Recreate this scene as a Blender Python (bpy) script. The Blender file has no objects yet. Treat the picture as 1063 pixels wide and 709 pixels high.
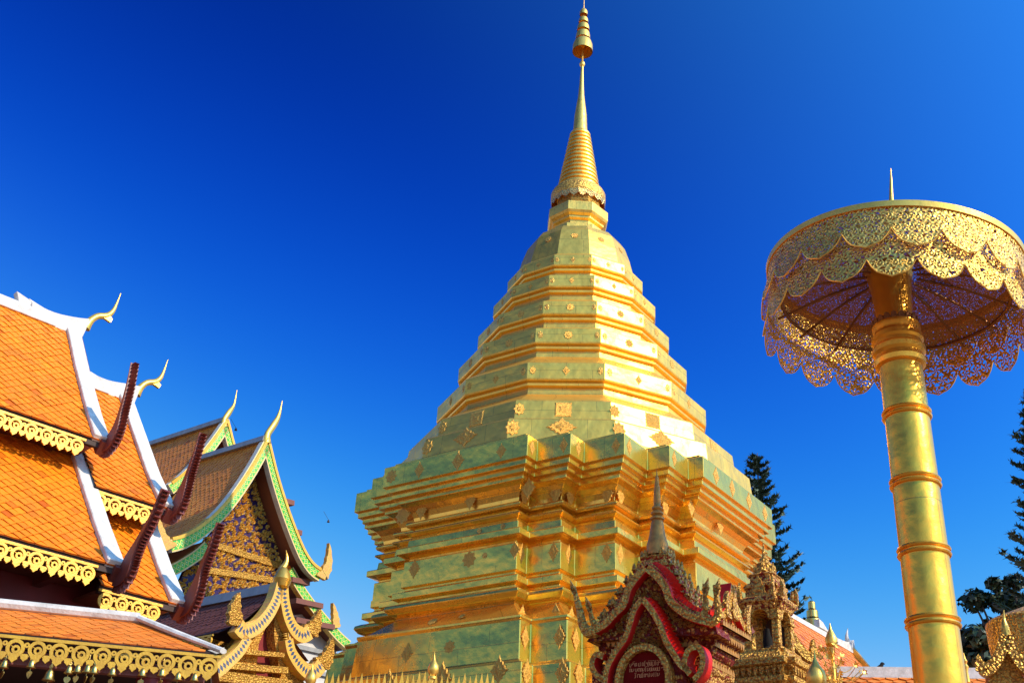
import bpy, bmesh, math, random
from mathutils import Vector as V, Matrix
R = math.radians
random.seed(7)
sc = bpy.context.scene
COL = sc.collection

# ------------------------------------------------------------------ camera
EYE = 1.6
FPX, PIT, ROL, YAW = 1197.757, 0.504605, 0.059415, -0.061244     # focal length in pixels of a 1063 px wide frame
IW, IH = 1063.0, 709.0
_c, _s = math.cos(YAW), math.sin(YAW)
_r0, _f0, ZZ = V((_c, -_s, 0)), V((_s, _c, 0)), V((0, 0, 1))
_fw = _f0 * math.cos(PIT) + ZZ * math.sin(PIT)
_u0 = -_f0 * math.sin(PIT) + ZZ * math.cos(PIT)
_rv = _r0 * math.cos(ROL) + _u0 * math.sin(ROL)
_uv = -_r0 * math.sin(ROL) + _u0 * math.cos(ROL)
cam_data = bpy.data.cameras.new('camera')
cam_data.sensor_width = 36.0
cam_data.lens = FPX / IW * 36.0
cam_data.clip_end = 3000
cam = bpy.data.objects.new('camera', cam_data)
COL.objects.link(cam)
cam.matrix_world = Matrix(((_rv.x, _uv.x, -_fw.x, 0), (_rv.y, _uv.y, -_fw.y, 0), (_rv.z, _uv.z, -_fw.z, EYE), (0, 0, 0, 1)))
sc.camera = cam

# ------------------------------------------------------------------ light
SUN_AZ, SUN_EL = 117.0, 34.0
world = bpy.data.worlds.new('World')
sc.world = world
world.use_nodes = True
wn = world.node_tree
for n_ in list(wn.nodes):
    wn.nodes.remove(n_)
sky = wn.nodes.new('ShaderNodeTexSky')
sky.sky_type = 'NISHITA'
sky.sun_disc = False
sky.sun_elevation = R(SUN_EL)
sky.sun_rotation = R(SUN_AZ)
sky.altitude = 1000
sky.air_density = 1.0
sky.dust_density = 0.1
sky.ozone_density = 4.0
# the photograph's polarised sky: each channel of the sky texture gets its own contrast
sep = wn.nodes.new('ShaderNodeSeparateColor'); cmb = wn.nodes.new('ShaderNodeCombineColor')
wn.links.new(sky.outputs[0], sep.inputs[0])
wco = wn.nodes.new('ShaderNodeTexCoord'); wdt = wn.nodes.new('ShaderNodeVectorMath'); wdt.operation = 'DOT_PRODUCT'
wdt.inputs[1].default_value = (math.sin(R(SUN_AZ)) * math.cos(R(SUN_EL)), math.cos(R(SUN_AZ)) * math.cos(R(SUN_EL)), math.sin(R(SUN_EL)))
wn.links.new(wco.outputs['Generated'], wdt.inputs[0])
wsb = wn.nodes.new('ShaderNodeMath'); wsb.operation = 'ADD'; wsb.inputs[1].default_value = 0.10; wn.links.new(wdt.outputs['Value'], wsb.inputs[0])
wmx = wn.nodes.new('ShaderNodeMath'); wmx.operation = 'MAXIMUM'; wmx.inputs[1].default_value = 0.0; wn.links.new(wsb.outputs[0], wmx.inputs[0])
wsq = wn.nodes.new('ShaderNodeMath'); wsq.operation = 'MULTIPLY'; wn.links.new(wmx.outputs[0], wsq.inputs[0]); wn.links.new(wmx.outputs[0], wsq.inputs[1])
glow = wn.nodes.new('ShaderNodeMath'); glow.operation = 'MINIMUM'; glow.inputs[1].default_value = 0.7; wn.links.new(wsq.outputs[0], glow.inputs[0])
def wmath(op, a, b, c=None):
    n = wn.nodes.new('ShaderNodeMath'); n.operation = op
    for k, x in enumerate((a, b, c)):
        if x is None: continue
        if isinstance(x, (int, float)): n.inputs[k].default_value = x
        else: wn.links.new(x, n.inputs[k])
    return n.outputs[0]
# paler sky round the sun and opposite it, added unseen for fill and reflections
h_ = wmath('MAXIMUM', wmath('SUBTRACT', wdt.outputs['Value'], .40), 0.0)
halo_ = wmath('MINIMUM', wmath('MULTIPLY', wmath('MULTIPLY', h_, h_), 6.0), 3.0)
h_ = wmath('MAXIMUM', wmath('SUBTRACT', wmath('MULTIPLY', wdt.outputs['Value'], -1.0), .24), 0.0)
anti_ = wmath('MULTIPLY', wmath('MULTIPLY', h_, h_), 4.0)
for i_, (r0_, v0_, g_, mx_) in enumerate(((1.48, 0.26, 6.3, 0.7), (1.13, 0.041, 4.3, 0.7), (2.31, 0.66, 5.2, 0.92))):
    v_ = wmath('MULTIPLY', wmath('POWER', wmath('DIVIDE', sep.outputs[i_], r0_), g_), v0_)
    y_ = wmath('MULTIPLY', wmath('DIVIDE', v_, wmath('MULTIPLY_ADD', v_, 1 / mx_, 1.0)), 9.9)
    # broad glow of the sky towards the sun
    y_ = wmath('MULTIPLY_ADD', glow.outputs[0], (0.9, 7.0, 15.0)[i_], y_)
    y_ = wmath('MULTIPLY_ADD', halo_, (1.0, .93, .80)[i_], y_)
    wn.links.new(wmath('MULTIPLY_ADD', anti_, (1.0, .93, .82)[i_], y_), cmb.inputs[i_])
bg = wn.nodes.new('ShaderNodeBackground'); bg.inputs[1].default_value = 0.10
wo = wn.nodes.new('ShaderNodeOutputWorld')
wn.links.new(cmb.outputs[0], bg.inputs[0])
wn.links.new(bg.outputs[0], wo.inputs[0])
sun_d = bpy.data.lights.new('sun', 'SUN')
sun_d.energy = 5.0
sun_d.angle = R(0.5)
sun_d.color = (1.0, 0.90, 0.74)
sun = bpy.data.objects.new('sun', sun_d)
COL.objects.link(sun)
_sd = V((math.sin(R(SUN_AZ)) * math.cos(R(SUN_EL)), math.cos(R(SUN_AZ)) * math.cos(R(SUN_EL)), math.sin(R(SUN_EL))))
sun.rotation_euler = _sd.to_track_quat('Z', 'Y').to_euler()
sc.view_settings.view_transform = 'Standard'
sc.view_settings.look = 'None'
sc.view_settings.exposure = 0.08
sc.view_settings.gamma = 1.0
sc.cycles.transparent_max_bounces = 24

# ------------------------------------------------------------------ geometry helpers
def ray(px, py):
    """direction through a pixel of the photograph, per metre of horizontal distance"""
    d = _fw * FPX + _rv * (px - IW / 2) - _uv * (py - IH / 2)
    return d / math.hypot(d.x, d.y)
def at(px, py, h):
    p = ray(px, py) * h
    return V((p.x, p.y, p.z + EYE))
def hd(a):
    return V((math.sin(R(a)), math.cos(R(a)), 0))
class Plane:
    """a vertical plane through P0 with horizontal normal azimuth a; s runs to the right as seen from its front"""
    def __init__(self, P0, a):
        self.P0, self.n, self.s = P0.copy(), hd(a), hd(a - 90)
    def st(self, px, py):
        r = ray(px, py)
        t = (self.P0 - V((0, 0, EYE))).dot(self.n) / r.dot(self.n)
        X = r * t + V((0, 0, EYE)) - self.P0
        return (X.dot(self.s), X.z)
    def pts(self, L):
        return [self.st(*q) for q in L]
    def w(self, s, z, d=0):
        return self.P0 + self.s * s + ZZ * z + self.n * d

class MB:
    def __init__(self):
        self.v, self.f, self.uv, self.m, self.c = [], [], [], [], []
    def face(self, pts, uv=None, m=0, c=0.5):
        i = len(self.v)
        self.v += [V(p) for p in pts]
        self.f.append(list(range(i, i + len(pts))))
        if uv is None:
            uv = [(p[0], p[2]) for p in pts]
        self.uv.append(uv); self.m.append(m); self.c.append(c)
    def box(self, o, ex, ey, ez, m=0, c=0.5):
        """o is a corner, ex ey ez edge vectors"""
        o, ex, ey, ez = V(o), V(ex), V(ey), V(ez)
        lx, ly, lz = ex.length, ey.length, ez.length
        P = lambda a, b, d: o + ex * a + ey * b + ez * d
        for q, (a, b) in (([(0,0,0),(0,1,0),(1,1,0),(1,0,0)], (ly, lx)), ([(0,0,1),(1,0,1),(1,1,1),(0,1,1)], (lx, ly)),
                  ([(0,0,0),(1,0,0),(1,0,1),(0,0,1)], (lx, lz)), ([(1,0,0),(1,1,0),(1,1,1),(1,0,1)], (ly, lz)),
                  ([(1,1,0),(0,1,0),(0,1,1),(1,1,1)], (lx, lz)), ([(0,1,0),(0,0,0),(0,0,1),(0,1,1)], (ly, lz))):
            self.face([P(*t) for t in q], [(0, 0), (a, 0), (a, b), (0, b)], m, c)
    def cbox(self, c, ex, ey, ez, m=0):
        ex, ey, ez = V(ex), V(ey), V(ez)
        self.box(V(c) - (ex + ey + ez) / 2, ex, ey, ez, m)
    def prism(self, out, fr, t0, t1, m=0, ms=None):
        """2D outline on frame fr(s,z,d) between depths t0 and t1"""
        ms = m if ms is None else ms
        self.face([fr(a, b, t1) for a, b in out], list(out), m)
        self.face([fr(a, b, t0) for a, b in reversed(out)], list(reversed(out)), m)
        n = len(out); L = 0
        for i in range(n):
            a, b = out[i], out[(i + 1) % n]
            l = math.hypot(a[0] - b[0], a[1] - b[1])
            self.face([fr(a[0], a[1], t0), fr(b[0], b[1], t0), fr(b[0], b[1], t1), fr(a[0], a[1], t1)],
                      [(L, 0), (L + l, 0), (L + l, abs(t1 - t0)), (L, abs(t1 - t0))], ms)
            L += l
    def ribbon(self, mid, w, fr, t0, t1, m=0, ms=None, taper=None, teeth=0):
        """a board that follows a 2D path on a frame; v runs 0..1 across"""
        ms = m if ms is None else ms
        n = len(mid); A = []; B = []; L = [0]
        for i in range(n):
            p, q = mid[max(i - 1, 0)], mid[min(i + 1, n - 1)]
            dx, dz = q[0] - p[0], q[1] - p[1]
            l = math.hypot(dx, dz) or 1
            ww = w / 2 * (taper(i / (n - 1)) if taper else 1)
            nx, nz = -dz / l, dx / l
            A.append((mid[i][0] + nx * ww, mid[i][1] + nz * ww)); B.append((mid[i][0] - nx * ww, mid[i][1] - nz * ww))
            if i: L.append(L[-1] + math.hypot(mid[i][0] - mid[i - 1][0], mid[i][1] - mid[i - 1][1]))
        for i in range(n - 1):
            a0, a1, b0, b1 = A[i], A[i + 1], B[i], B[i + 1]
            uu = [(L[i], 0), (L[i + 1], 0), (L[i + 1], 1), (L[i], 1)]
            self.face([fr(*b0, t1), fr(*b1, t1), fr(*a1, t1), fr(*a0, t1)], uu, m)
            self.face([fr(*b0, t0), fr(*a0, t0), fr(*a1, t0), fr(*b1, t0)], [uu[0], uu[3], uu[2], uu[1]], m)
            self.face([fr(*a0, t0), fr(*a0, t1), fr(*a1, t1), fr(*a1, t0)], [(L[i], .05), (L[i], .1), (L[i+1], .1), (L[i+1], .05)], ms)
            self.face([fr(*b0, t0), fr(*b1, t0), fr(*b1, t1), fr(*b0, t1)], [(L[i], .05), (L[i+1], .05), (L[i+1], .1), (L[i], .1)], ms)
            if teeth:
                k = max(1, int(round((L[i + 1] - L[i]) / teeth)))
                for j in range(k):
                    f0, f1 = j / k, (j + .9) / k; fm = (f0 + f1 * 2) / 3
                    mixp = lambda f: (a0[0] + (a1[0] - a0[0]) * f, a0[1] + (a1[1] - a0[1]) * f)
                    p0, p1, pm = mixp(f0), mixp(f1), mixp(fm)
                    dx, dz = a1[0] - a0[0], a1[1] - a0[1]; l = math.hypot(dx, dz) or 1
                    tip = (pm[0] - dz / l * teeth * .9, pm[1] + dx / l * teeth * .9)
                    self.prism([p0, p1, tip], fr, t0 * .8 + t1 * .2, t0 * .2 + t1 * .8, ms)
        for i, s_ in ((0, 1), (n - 1, -1)):
            q = [fr(*A[i], t0), fr(*B[i], t0), fr(*B[i], t1), fr(*A[i], t1)]
            self.face(q if s_ > 0 else q[::-1], [(0, 0.05)] * 4, ms)
    def tube(self, P, rad, n=8, m=0, cap=True, flat=1.0, up=None):
        P = [V(p) for p in P]
        if not hasattr(rad, '__len__'): rad = [rad] * len(P)
        rings = []; prev = None; L = 0
        for i, p in enumerate(P):
            t = (P[min(i + 1, len(P) - 1)] - P[max(i - 1, 0)]).normalized()
            a = up.copy() if up is not None else (prev if prev is not None else (V((0, 0, 1)) if abs(t.z) < .9 else V((1, 0, 0))))
            b = t.cross(a).normalized(); a = b.cross(t).normalized(); prev = a
            if i: L += (p - P[i - 1]).length
            rings.append(([p + (a * math.cos(2 * math.pi * k / n) * flat + b * math.sin(2 * math.pi * k / n)) * rad[i] for k in range(n)], L))
        for i in range(len(P) - 1):
            (q, l0), (r, l1) = rings[i], rings[i + 1]
            for k in range(n):
                k2 = (k + 1) % n
                u0, u1 = k / n * 2 * math.pi * rad[i], (k + 1) / n * 2 * math.pi * rad[i]
                self.face([q[k], q[k2], r[k2], r[k]], [(u0, l0), (u1, l0), (u1, l1), (u0, l1)], m)
        if cap:
            self.face(rings[0][0][::-1], None, m); self.face(rings[-1][0], None, m)
    def lathe(self, prof, c, n=24, m=0, a0=0.0, cap=True):
        c = V(c); rings = []
        for r, z in prof:
            rings.append([c + V((r * math.sin(a0 + 2 * math.pi * k / n), r * math.cos(a0 + 2 * math.pi * k / n), z)) for k in range(n)])
        L = 0
        for i in range(len(prof) - 1):
            l = math.hypot(prof[i + 1][0] - prof[i][0], prof[i + 1][1] - prof[i][1])
            for k in range(n):
                k2 = (k + 1) % n
                u0, u1 = 2 * math.pi * k / n * prof[i][0], 2 * math.pi * (k + 1) / n * prof[i][0]
                self.face([rings[i][k], rings[i + 1][k], rings[i + 1][k2], rings[i][k2]], [(u0, L), (u0, L + l), (u1, L + l), (u1, L)], m)
            L += l
        if cap:
            if prof[0][0] > 1e-4: self.face(rings[0], None, m)
            if prof[-1][0] > 1e-4: self.face(rings[-1][::-1], None, m)
    def loft(self, rings, m=0, closed=True, vs=None):
        """rings of equal length, outer surface; u = running length of the first ring"""
        n = len(rings[0]); V0 = 0
        for i in range(len(rings) - 1):
            q, r = rings[i], rings[i + 1]; u = 0
            l = (r[0] - q[0]).length
            for k in range(n if closed else n - 1):
                k2 = (k + 1) % n
                d = ((r[k2] + q[k2]) - (r[k] + q[k])).length / 2
                self.face([q[k], q[k2], r[k2], r[k]], [(u, V0), (u + d, V0), (u + d, V0 + l), (u, V0 + l)], m)
                u += d
            V0 += l
    def annulus(self, fr, cx, cz, ro, ri, t0, t1, n=14, m=0):
        for k in range(n):
            a, b = 2 * math.pi * k / n, 2 * math.pi * (k + 1) / n
            o0, o1 = (cx + ro * math.cos(a), cz + ro * math.sin(a)), (cx + ro * math.cos(b), cz + ro * math.sin(b))
            i0, i1 = (cx + ri * math.cos(a), cz + ri * math.sin(a)), (cx + ri * math.cos(b), cz + ri * math.sin(b))
            self.face([fr(*i0, t1), fr(*o0, t1), fr(*o1, t1), fr(*i1, t1)], None, m)
            self.face([fr(*i0, t0), fr(*i1, t0), fr(*o1, t0), fr(*o0, t0)], None, m)
            self.face([fr(*o0, t0), fr(*o1, t0), fr(*o1, t1), fr(*o0, t1)], None, m)
            self.face([fr(*i1, t0), fr(*i0, t0), fr(*i0, t1), fr(*i1, t1)], None, m)
    def build(self, name, mats, parent=None, smooth=False, merge=True, bevel=0, recalc=True, angle=35):
        off = ORG.get(parent.name, V((0, 0, 0))) if parent else V((0, 0, 0))
        me = bpy.data.meshes.new(name)
        me.from_pydata([tuple(p - off) for p in self.v], [], self.f)
        ul = me.uv_layers.new(name='UVMap')
        k = 0
        for u in self.uv:
            for q in u:
                ul.data[k].uv = q; k += 1
        at_ = me.attributes.new('tint', 'FLOAT', 'FACE')
        at_.data.foreach_set('value', self.c)
        me.polygons.foreach_set('material_index', self.m)
        for mt in (mats if isinstance(mats, (list, tuple)) else [mats]):
            me.materials.append(mt)
        if merge or recalc:
            bm = bmesh.new(); bm.from_mesh(me)
            if merge: bmesh.ops.remove_doubles(bm, verts=bm.verts, dist=1e-4)
            if recalc: bmesh.ops.recalc_face_normals(bm, faces=bm.faces)
            if smooth:
                for e in bm.edges:
                    if len(e.link_faces) == 2 and e.calc_face_angle(0) > R(angle): e.smooth = False
                for f in bm.faces: f.smooth = True
            bm.to_mesh(me); bm.free()
        me.update()
        o = bpy.data.objects.new(name, me); COL.objects.link(o)
        if parent:
            o.parent = parent
            ORG[o.name] = off
        else:
            ORG[o.name] = V((0, 0, 0))
        if bevel:
            b = o.modifiers.new('bevel', 'BEVEL'); b.width = bevel; b.segments = 1; b.limit_method = 'ANGLE'; b.angle_limit = R(30)
        return o
ORG = {}
def tag(o, label, cat, group=None, kind=None):
    if label: o['label'] = label
    if cat: o['category'] = cat
    if group: o['group'] = group
    if kind: o['kind'] = kind
    return o
def thing(name, loc, label, cat, group=None):
    o = bpy.data.objects.new(name, None); COL.objects.link(o)
    o.location = loc; o.empty_display_size = .3
    ORG[o.name] = V(loc)
    return tag(o, label, cat, group)
def dup(root, loc, label, rz=0, group=None):
    r = root.copy(); COL.objects.link(r); r.location = loc; r.rotation_euler = (0, 0, rz)
    r['label'] = label
    if group: r['group'] = group
    for ch in list(root.children):
        c = ch.copy(); COL.objects.link(c); c.parent = r
        for g in ch.children:
            d = g.copy(); COL.objects.link(d); d.parent = c
    return r
def smoothpath(P, k=4):
    """Catmull-Rom through 2D or 3D points"""
    P = [V(p) if len(p) == 3 else V((p[0], p[1], 0)) for p in P]; out = []
    for i in range(len(P) - 1):
        a, b, c, d = P[max(i - 1, 0)], P[i], P[i + 1], P[min(i + 2, len(P) - 1)]
        for j in range(k):
            t = j / k
            out.append(.5 * ((2 * b) + (c - a) * t + (2 * a - 5 * b + 4 * c - d) * t * t + (3 * b - a - 3 * c + d) * t ** 3))
    out.append(P[-1])
    return out
def sp2(P, k=4):
    return [(p.x, p.y) for p in smoothpath(P, k)]

# ------------------------------------------------------------------ materials
def nt(name):
    m = bpy.data.materials.new(name); m.use_nodes = True
    t = m.node_tree
    b = t.nodes['Principled BSDF']
    return m, t, b
def N(t, ty, **kw):
    n = t.nodes.new(ty)
    for k, v_ in kw.items(): setattr(n, k, v_)
    return n
def setin(n, **kw):
    for k, v_ in kw.items():
        n.inputs[k.replace('_', ' ')].default_value = v_
    return n
def mixc(t, fac, a, b, blend='MIX'):
    m = N(t, 'ShaderNodeMix', data_type='RGBA', blend_type=blend)
    for i, x in ((0, fac), (6, a), (7, b)):
        if hasattr(x, 'is_linked') or hasattr(x, 'links'): t.links.new(x, m.inputs[i])
        else: m.inputs[i].default_value = x if i == 0 or len(x) == 4 else (*x, 1)
    return m.outputs[2]
def ramp(t, src, stops):
    r = N(t, 'ShaderNodeValToRGB'); e = r.color_ramp.elements
    while len(e) < len(stops): e.new(.5)
    for el, (p, c) in zip(e, stops):
        el.position = p; el.color = (*c, 1) if len(c) == 3 else c
    t.links.new(src, r.inputs[0])
    return r.outputs[0]
def mth(t, op, a, b=0.0):
    m = N(t, 'ShaderNodeMath', operation=op)
    for i, x in ((0, a), (1, b)):
        if hasattr(x, 'links'): t.links.new(x, m.inputs[i])
        else: m.inputs[i].default_value = x
    return m.outputs[0]
def objco(t): return N(t, 'ShaderNodeTexCoord').outputs['Object']
def uvco(t): return N(t, 'ShaderNodeTexCoord').outputs['UV']
def noise(t, co, scale, detail=4, rough=.5, dist=0):
    n = N(t, 'ShaderNodeTexNoise'); setin(n, Scale=scale, Detail=detail, Roughness=rough, Distortion=dist)
    t.links.new(co, n.inputs['Vector']); return n.outputs[0]
def voro(t, co, scale, feature='F1', rnd=1.0):
    n = N(t, 'ShaderNodeTexVoronoi', feature=feature); n.inputs['Scale'].default_value = scale; n.inputs['Randomness'].default_value = rnd
    t.links.new(co, n.inputs['Vector']); return n
def bump(t, b, h, strength, dist=.02, prev=None):
    n = N(t, 'ShaderNodeBump'); setin(n, Strength=strength, Distance=dist)
    t.links.new(h, n.inputs['Height'])
    if prev is not None: t.links.new(prev, n.inputs['Normal'])
    t.links.new(n.outputs[0], b.inputs['Normal']); return n.outputs[0]
def warp(t, co, scale, amt):
    n = N(t, 'ShaderNodeTexNoise'); setin(n, Scale=scale, Detail=2)
    t.links.new(co, n.inputs['Vector'])
    a = N(t, 'ShaderNodeVectorMath', operation='MULTIPLY_ADD')
    t.links.new(n.outputs['Color'], a.inputs[0]); a.inputs[1].default_value = (amt,) * 3; t.links.new(co, a.inputs[2])
    return a.outputs[0]
GOLD = (1.0, 0.58, 0.09)

def m_gold_sheet(name='gold_sheet', col=GOLD, rough=.37, dent=.26, seam=(.9, .42), sc_=1.0, metal=.82):
    m, t, b = nt(name)
    b.inputs['Metallic'].default_value = metal
    co, uv = objco(t), uvco(t)
    br = N(t, 'ShaderNodeTexBrick'); br.offset = .5
    setin(br, Scale=1.0, Mortar_Size=.006, Mortar_Smooth=.3, Brick_Width=seam[0], Row_Height=seam[1])
    br.inputs['Color1'].default_value = (.3, .3, .3, 1); br.inputs['Color2'].default_value = (.7, .7, .7, 1); br.inputs['Mortar'].default_value = (.1, .1, .1, 1)
    t.links.new(uv, br.inputs['Vector'])
    n1, n2, n3 = noise(t, co, 1.4 * sc_, 3, .5), noise(t, co, 5 * sc_, 4, .55), noise(t, co, 40 * sc_, 3)
    c = mixc(t, mth(t, 'MULTIPLY', n2, .4), col, (col[0] * .88, col[1] * .80, col[2] * .65))
    c = mixc(t, mth(t, 'MULTIPLY', br.outputs['Fac'], .55), c, (.35, .2, .05))
    t.links.new(c, b.inputs['Base Color'])
    rr = mth(t, 'ADD', mth(t, 'MULTIPLY', n2, .14), rough - .06)
    rr = mth(t, 'ADD', rr, mth(t, 'MULTIPLY', br.outputs['Color'], .10))
    t.links.new(rr, b.inputs['Roughness'])
    h1 = bump(t, b, n1, dent, .25)
    # each sheet leans a little its own way
    h2 = bump(t, b, n2, dent * .5, .06, h1)
    h3 = bump(t, b, mth(t, 'SUBTRACT', 1.0, br.outputs['Fac']), .2, .005, h2)
    bump(t, b, n3, .08, .004, h3)
    return m
def m_gold_orn(name='gold_ornament', scale=26, col=(1.0, .60, .12), rough=.42, strength=.45):
    m, t, b = nt(name); b.inputs['Metallic'].default_value = .55
    co = warp(t, objco(t), scale * .4, .03)
    v1 = voro(t, co, scale); v2 = voro(t, co, scale * 2.3)
    h = mth(t, 'ADD', v1.outputs['Distance'], mth(t, 'MULTIPLY', v2.outputs['Distance'], .5))
    c = ramp(t, h, [(.2, col), (.8, (col[0] * .8, col[1] * .65, col[2] * .4)), (1.0, (.5, .24, .04))])
    t.links.new(c, b.inputs['Base Color']); b.inputs['Roughness'].default_value = rough
    bump(t, b, h, strength, -.03)
    return m
def m_plain(name, col, rough=.6, metal=0, nscale=6, namt=.35, bscale=60, bstr=.15, dark=None, spec=.5):
    m, t, b = nt(name); b.inputs['Metallic'].default_value = metal; b.inputs['Roughness'].default_value = rough
    b.inputs['Specular IOR Level'].default_value = spec
    co = objco(t); n1 = noise(t, co, nscale, 6, .6)
    dark = dark or tuple(x * .55 for x in col)
    f = ramp(t, n1, [(.35, (0, 0, 0)), (.7, (1, 1, 1))])
    c = mixc(t, mth(t, 'MULTIPLY', f, namt), col, dark)
    t.links.new(c, b.inputs['Base Color'])
    bump(t, b, noise(t, co, bscale, 3), bstr, .01)
    return m
def m_tile(name, col, var=.35, rough=.35, dirt=.3):
    m, t, b = nt(name)
    a = N(t, 'ShaderNodeAttribute'); a.attribute_name = 'tint'
    co = objco(t); n1 = noise(t, co, 3, 5, .6)
    dark = (col[0] * .62, col[1] * .45, col[2] * .4); lite = (min(1, col[0] * 1.05), col[1] * 1.18, col[2] * 1.4)
    c = ramp(t, a.outputs['Fac'], [(0, dark), (.06, tuple(x * .86 for x in col)), (.5, col), (.96, col), (1, lite)])
    c = mixc(t, mth(t, 'MULTIPLY', ramp(t, n1, [(.5, (0, 0, 0)), (.75, (1, 1, 1))]), dirt), c, (.12, .045, .02))
    t.links.new(c, b.inputs['Base Color']); b.inputs['Roughness'].default_value = rough; b.inputs['Specular IOR Level'].default_value = .3
    bump(t, b, noise(t, co, 45, 3), .25, .006)
    return m
def m_filigree(name, cell=.085, col=(1.0, .68, .22), open_=.5, rough=.28, metal=.9):
    """sheet metal pierced with rows of flowers, buds and scrolls; u, v in metres"""
    m, t, b = nt(name); b.inputs['Metallic'].default_value = metal; b.inputs['Roughness'].default_value = rough
    uv = warp(t, uvco(t), 9, .022)
    s_ = N(t, 'ShaderNodeSeparateXYZ'); t.links.new(uv, s_.inputs[0])
    v_ = mth(t, 'DIVIDE', s_.outputs[1], cell); row = mth(t, 'FLOOR', v_)
    u = mth(t, 'ADD', mth(t, 'DIVIDE', s_.outputs[0], cell), mth(t, 'MULTIPLY', row, .5))
    fx, fy = mth(t, 'SUBTRACT', mth(t, 'FRACT', u), .5), mth(t, 'SUBTRACT', mth(t, 'FRACT', v_), .5)
    r = mth(t, 'SQRT', mth(t, 'ADD', mth(t, 'MULTIPLY', fx, fx), mth(t, 'MULTIPLY', fy, fy)))
    th = mth(t, 'ARCTAN2', fy, fx)
    pet = mth(t, 'COSINE', mth(t, 'ADD', mth(t, 'MULTIPLY', th, 6.0), mth(t, 'MULTIPLY', r, 9.0)))
    ring = mth(t, 'COSINE', mth(t, 'MULTIPLY', r, 30.0))
    v1 = voro(t, uv, 1.9 / cell, 'DISTANCE_TO_EDGE')
    f1 = mth(t, 'MULTIPLY', mth(t, 'GREATER_THAN', pet, 1.0 - open_ * 1.6), mth(t, 'MULTIPLY', mth(t, 'GREATER_THAN', r, .13), mth(t, 'LESS_THAN', r, .40)))
    f2 = mth(t, 'MULTIPLY', mth(t, 'GREATER_THAN', r, .45), mth(t, 'GREATER_THAN', v1.outputs['Distance'], .10 + .1 * (1 - open_)))
    f3 = mth(t, 'LESS_THAN', r, .045)
    hole = mth(t, 'MAXIMUM', mth(t, 'MAXIMUM', f1, f2), f3)
    tr = N(t, 'ShaderNodeBsdfTransparent'); mx = N(t, 'ShaderNodeMixShader')
    t.links.new(hole, mx.inputs[0]); t.links.new(b.outputs[0], mx.inputs[1]); t.links.new(tr.outputs[0], mx.inputs[2])
    out = [n for n in t.nodes if n.type == 'OUTPUT_MATERIAL'][0]
    t.links.new(mx.outputs[0], out.inputs['Surface'])
    n2 = noise(t, objco(t), 9, 3)
    t.links.new(mixc(t, mth(t, 'MULTIPLY', n2, .6), col, (col[0] * .6, col[1] * .45, col[2] * .35)), b.inputs['Base Color'])
    h = bump(t, b, mth(t, 'ADD', mth(t, 'MULTIPLY', pet, .5), mth(t, 'MULTIPLY', ring, .35)), .45, .008)
    bump(t, b, n2, .3, .05, h)
    return m
def m_mosaic(name, ground, dia, k=6.0, border=(.70, .58, .30), edge=(.70, .45, .08), full=False, rough=.4):
    """board of glass mosaic: cream and gilt borders, coloured lozenges between; u along in metres, v across 0..1"""
    m, t, b = nt(name)
    uv = uvco(t); s = N(t, 'ShaderNodeSeparateXYZ'); t.links.new(uv, s.inputs[0])
    u, v_ = mth(t, 'MULTIPLY', s.outputs[0], k), s.outputs[1]
    d = mth(t, 'ABSOLUTE', mth(t, 'SUBTRACT', v_, .5))
    fu = mth(t, 'ABSOLUTE', mth(t, 'SUBTRACT', mth(t, 'FRACT', u), .5))
    loz = mth(t, 'ADD', mth(t, 'MULTIPLY', fu, .9), mth(t, 'MULTIPLY', d, 1.35))
    inloz = mth(t, 'LESS_THAN', loz, .38)
    fu2 = mth(t, 'ABSOLUTE', mth(t, 'SUBTRACT', mth(t, 'FRACT', mth(t, 'ADD', u, .5)), .5))
    loz2 = mth(t, 'LESS_THAN', mth(t, 'ADD', mth(t, 'MULTIPLY', fu2, 1.0), mth(t, 'MULTIPLY', mth(t, 'ABSOLUTE', mth(t, 'SUBTRACT', d, .22)), 2.2)), .2)
    if full:
        c = mixc(t, mth(t, 'LESS_THAN', mth(t, 'ABSOLUTE', mth(t, 'SUBTRACT', loz, .40)), .07), ground, dia); c = mixc(t, mth(t, 'LESS_THAN', loz, .12), c, border)
    else:
        c = mixc(t, inloz, edge, ground); c = mixc(t, loz2, c, dia)
    c = mixc(t, mth(t, 'GREATER_THAN', d, .36), c, edge)
    c = mixc(t, mth(t, 'GREATER_THAN', d, .45), c, border)
    cells = voro(t, uv, 55); c = mixc(t, .35, c, cells.outputs['Color'], 'SOFT_LIGHT')
    t.links.new(c, b.inputs['Base Color']); b.inputs['Roughness'].default_value = rough
    h = mth(t, 'ADD', mth(t, 'MULTIPLY', inloz, -.5), mth(t, 'MULTIPLY', mth(t, 'GREATER_THAN', d, .34), .6))
    x = bump(t, b, h, .5, .015); bump(t, b, cells.outputs['Distance'], .3, .01, x)
    return m
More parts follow.
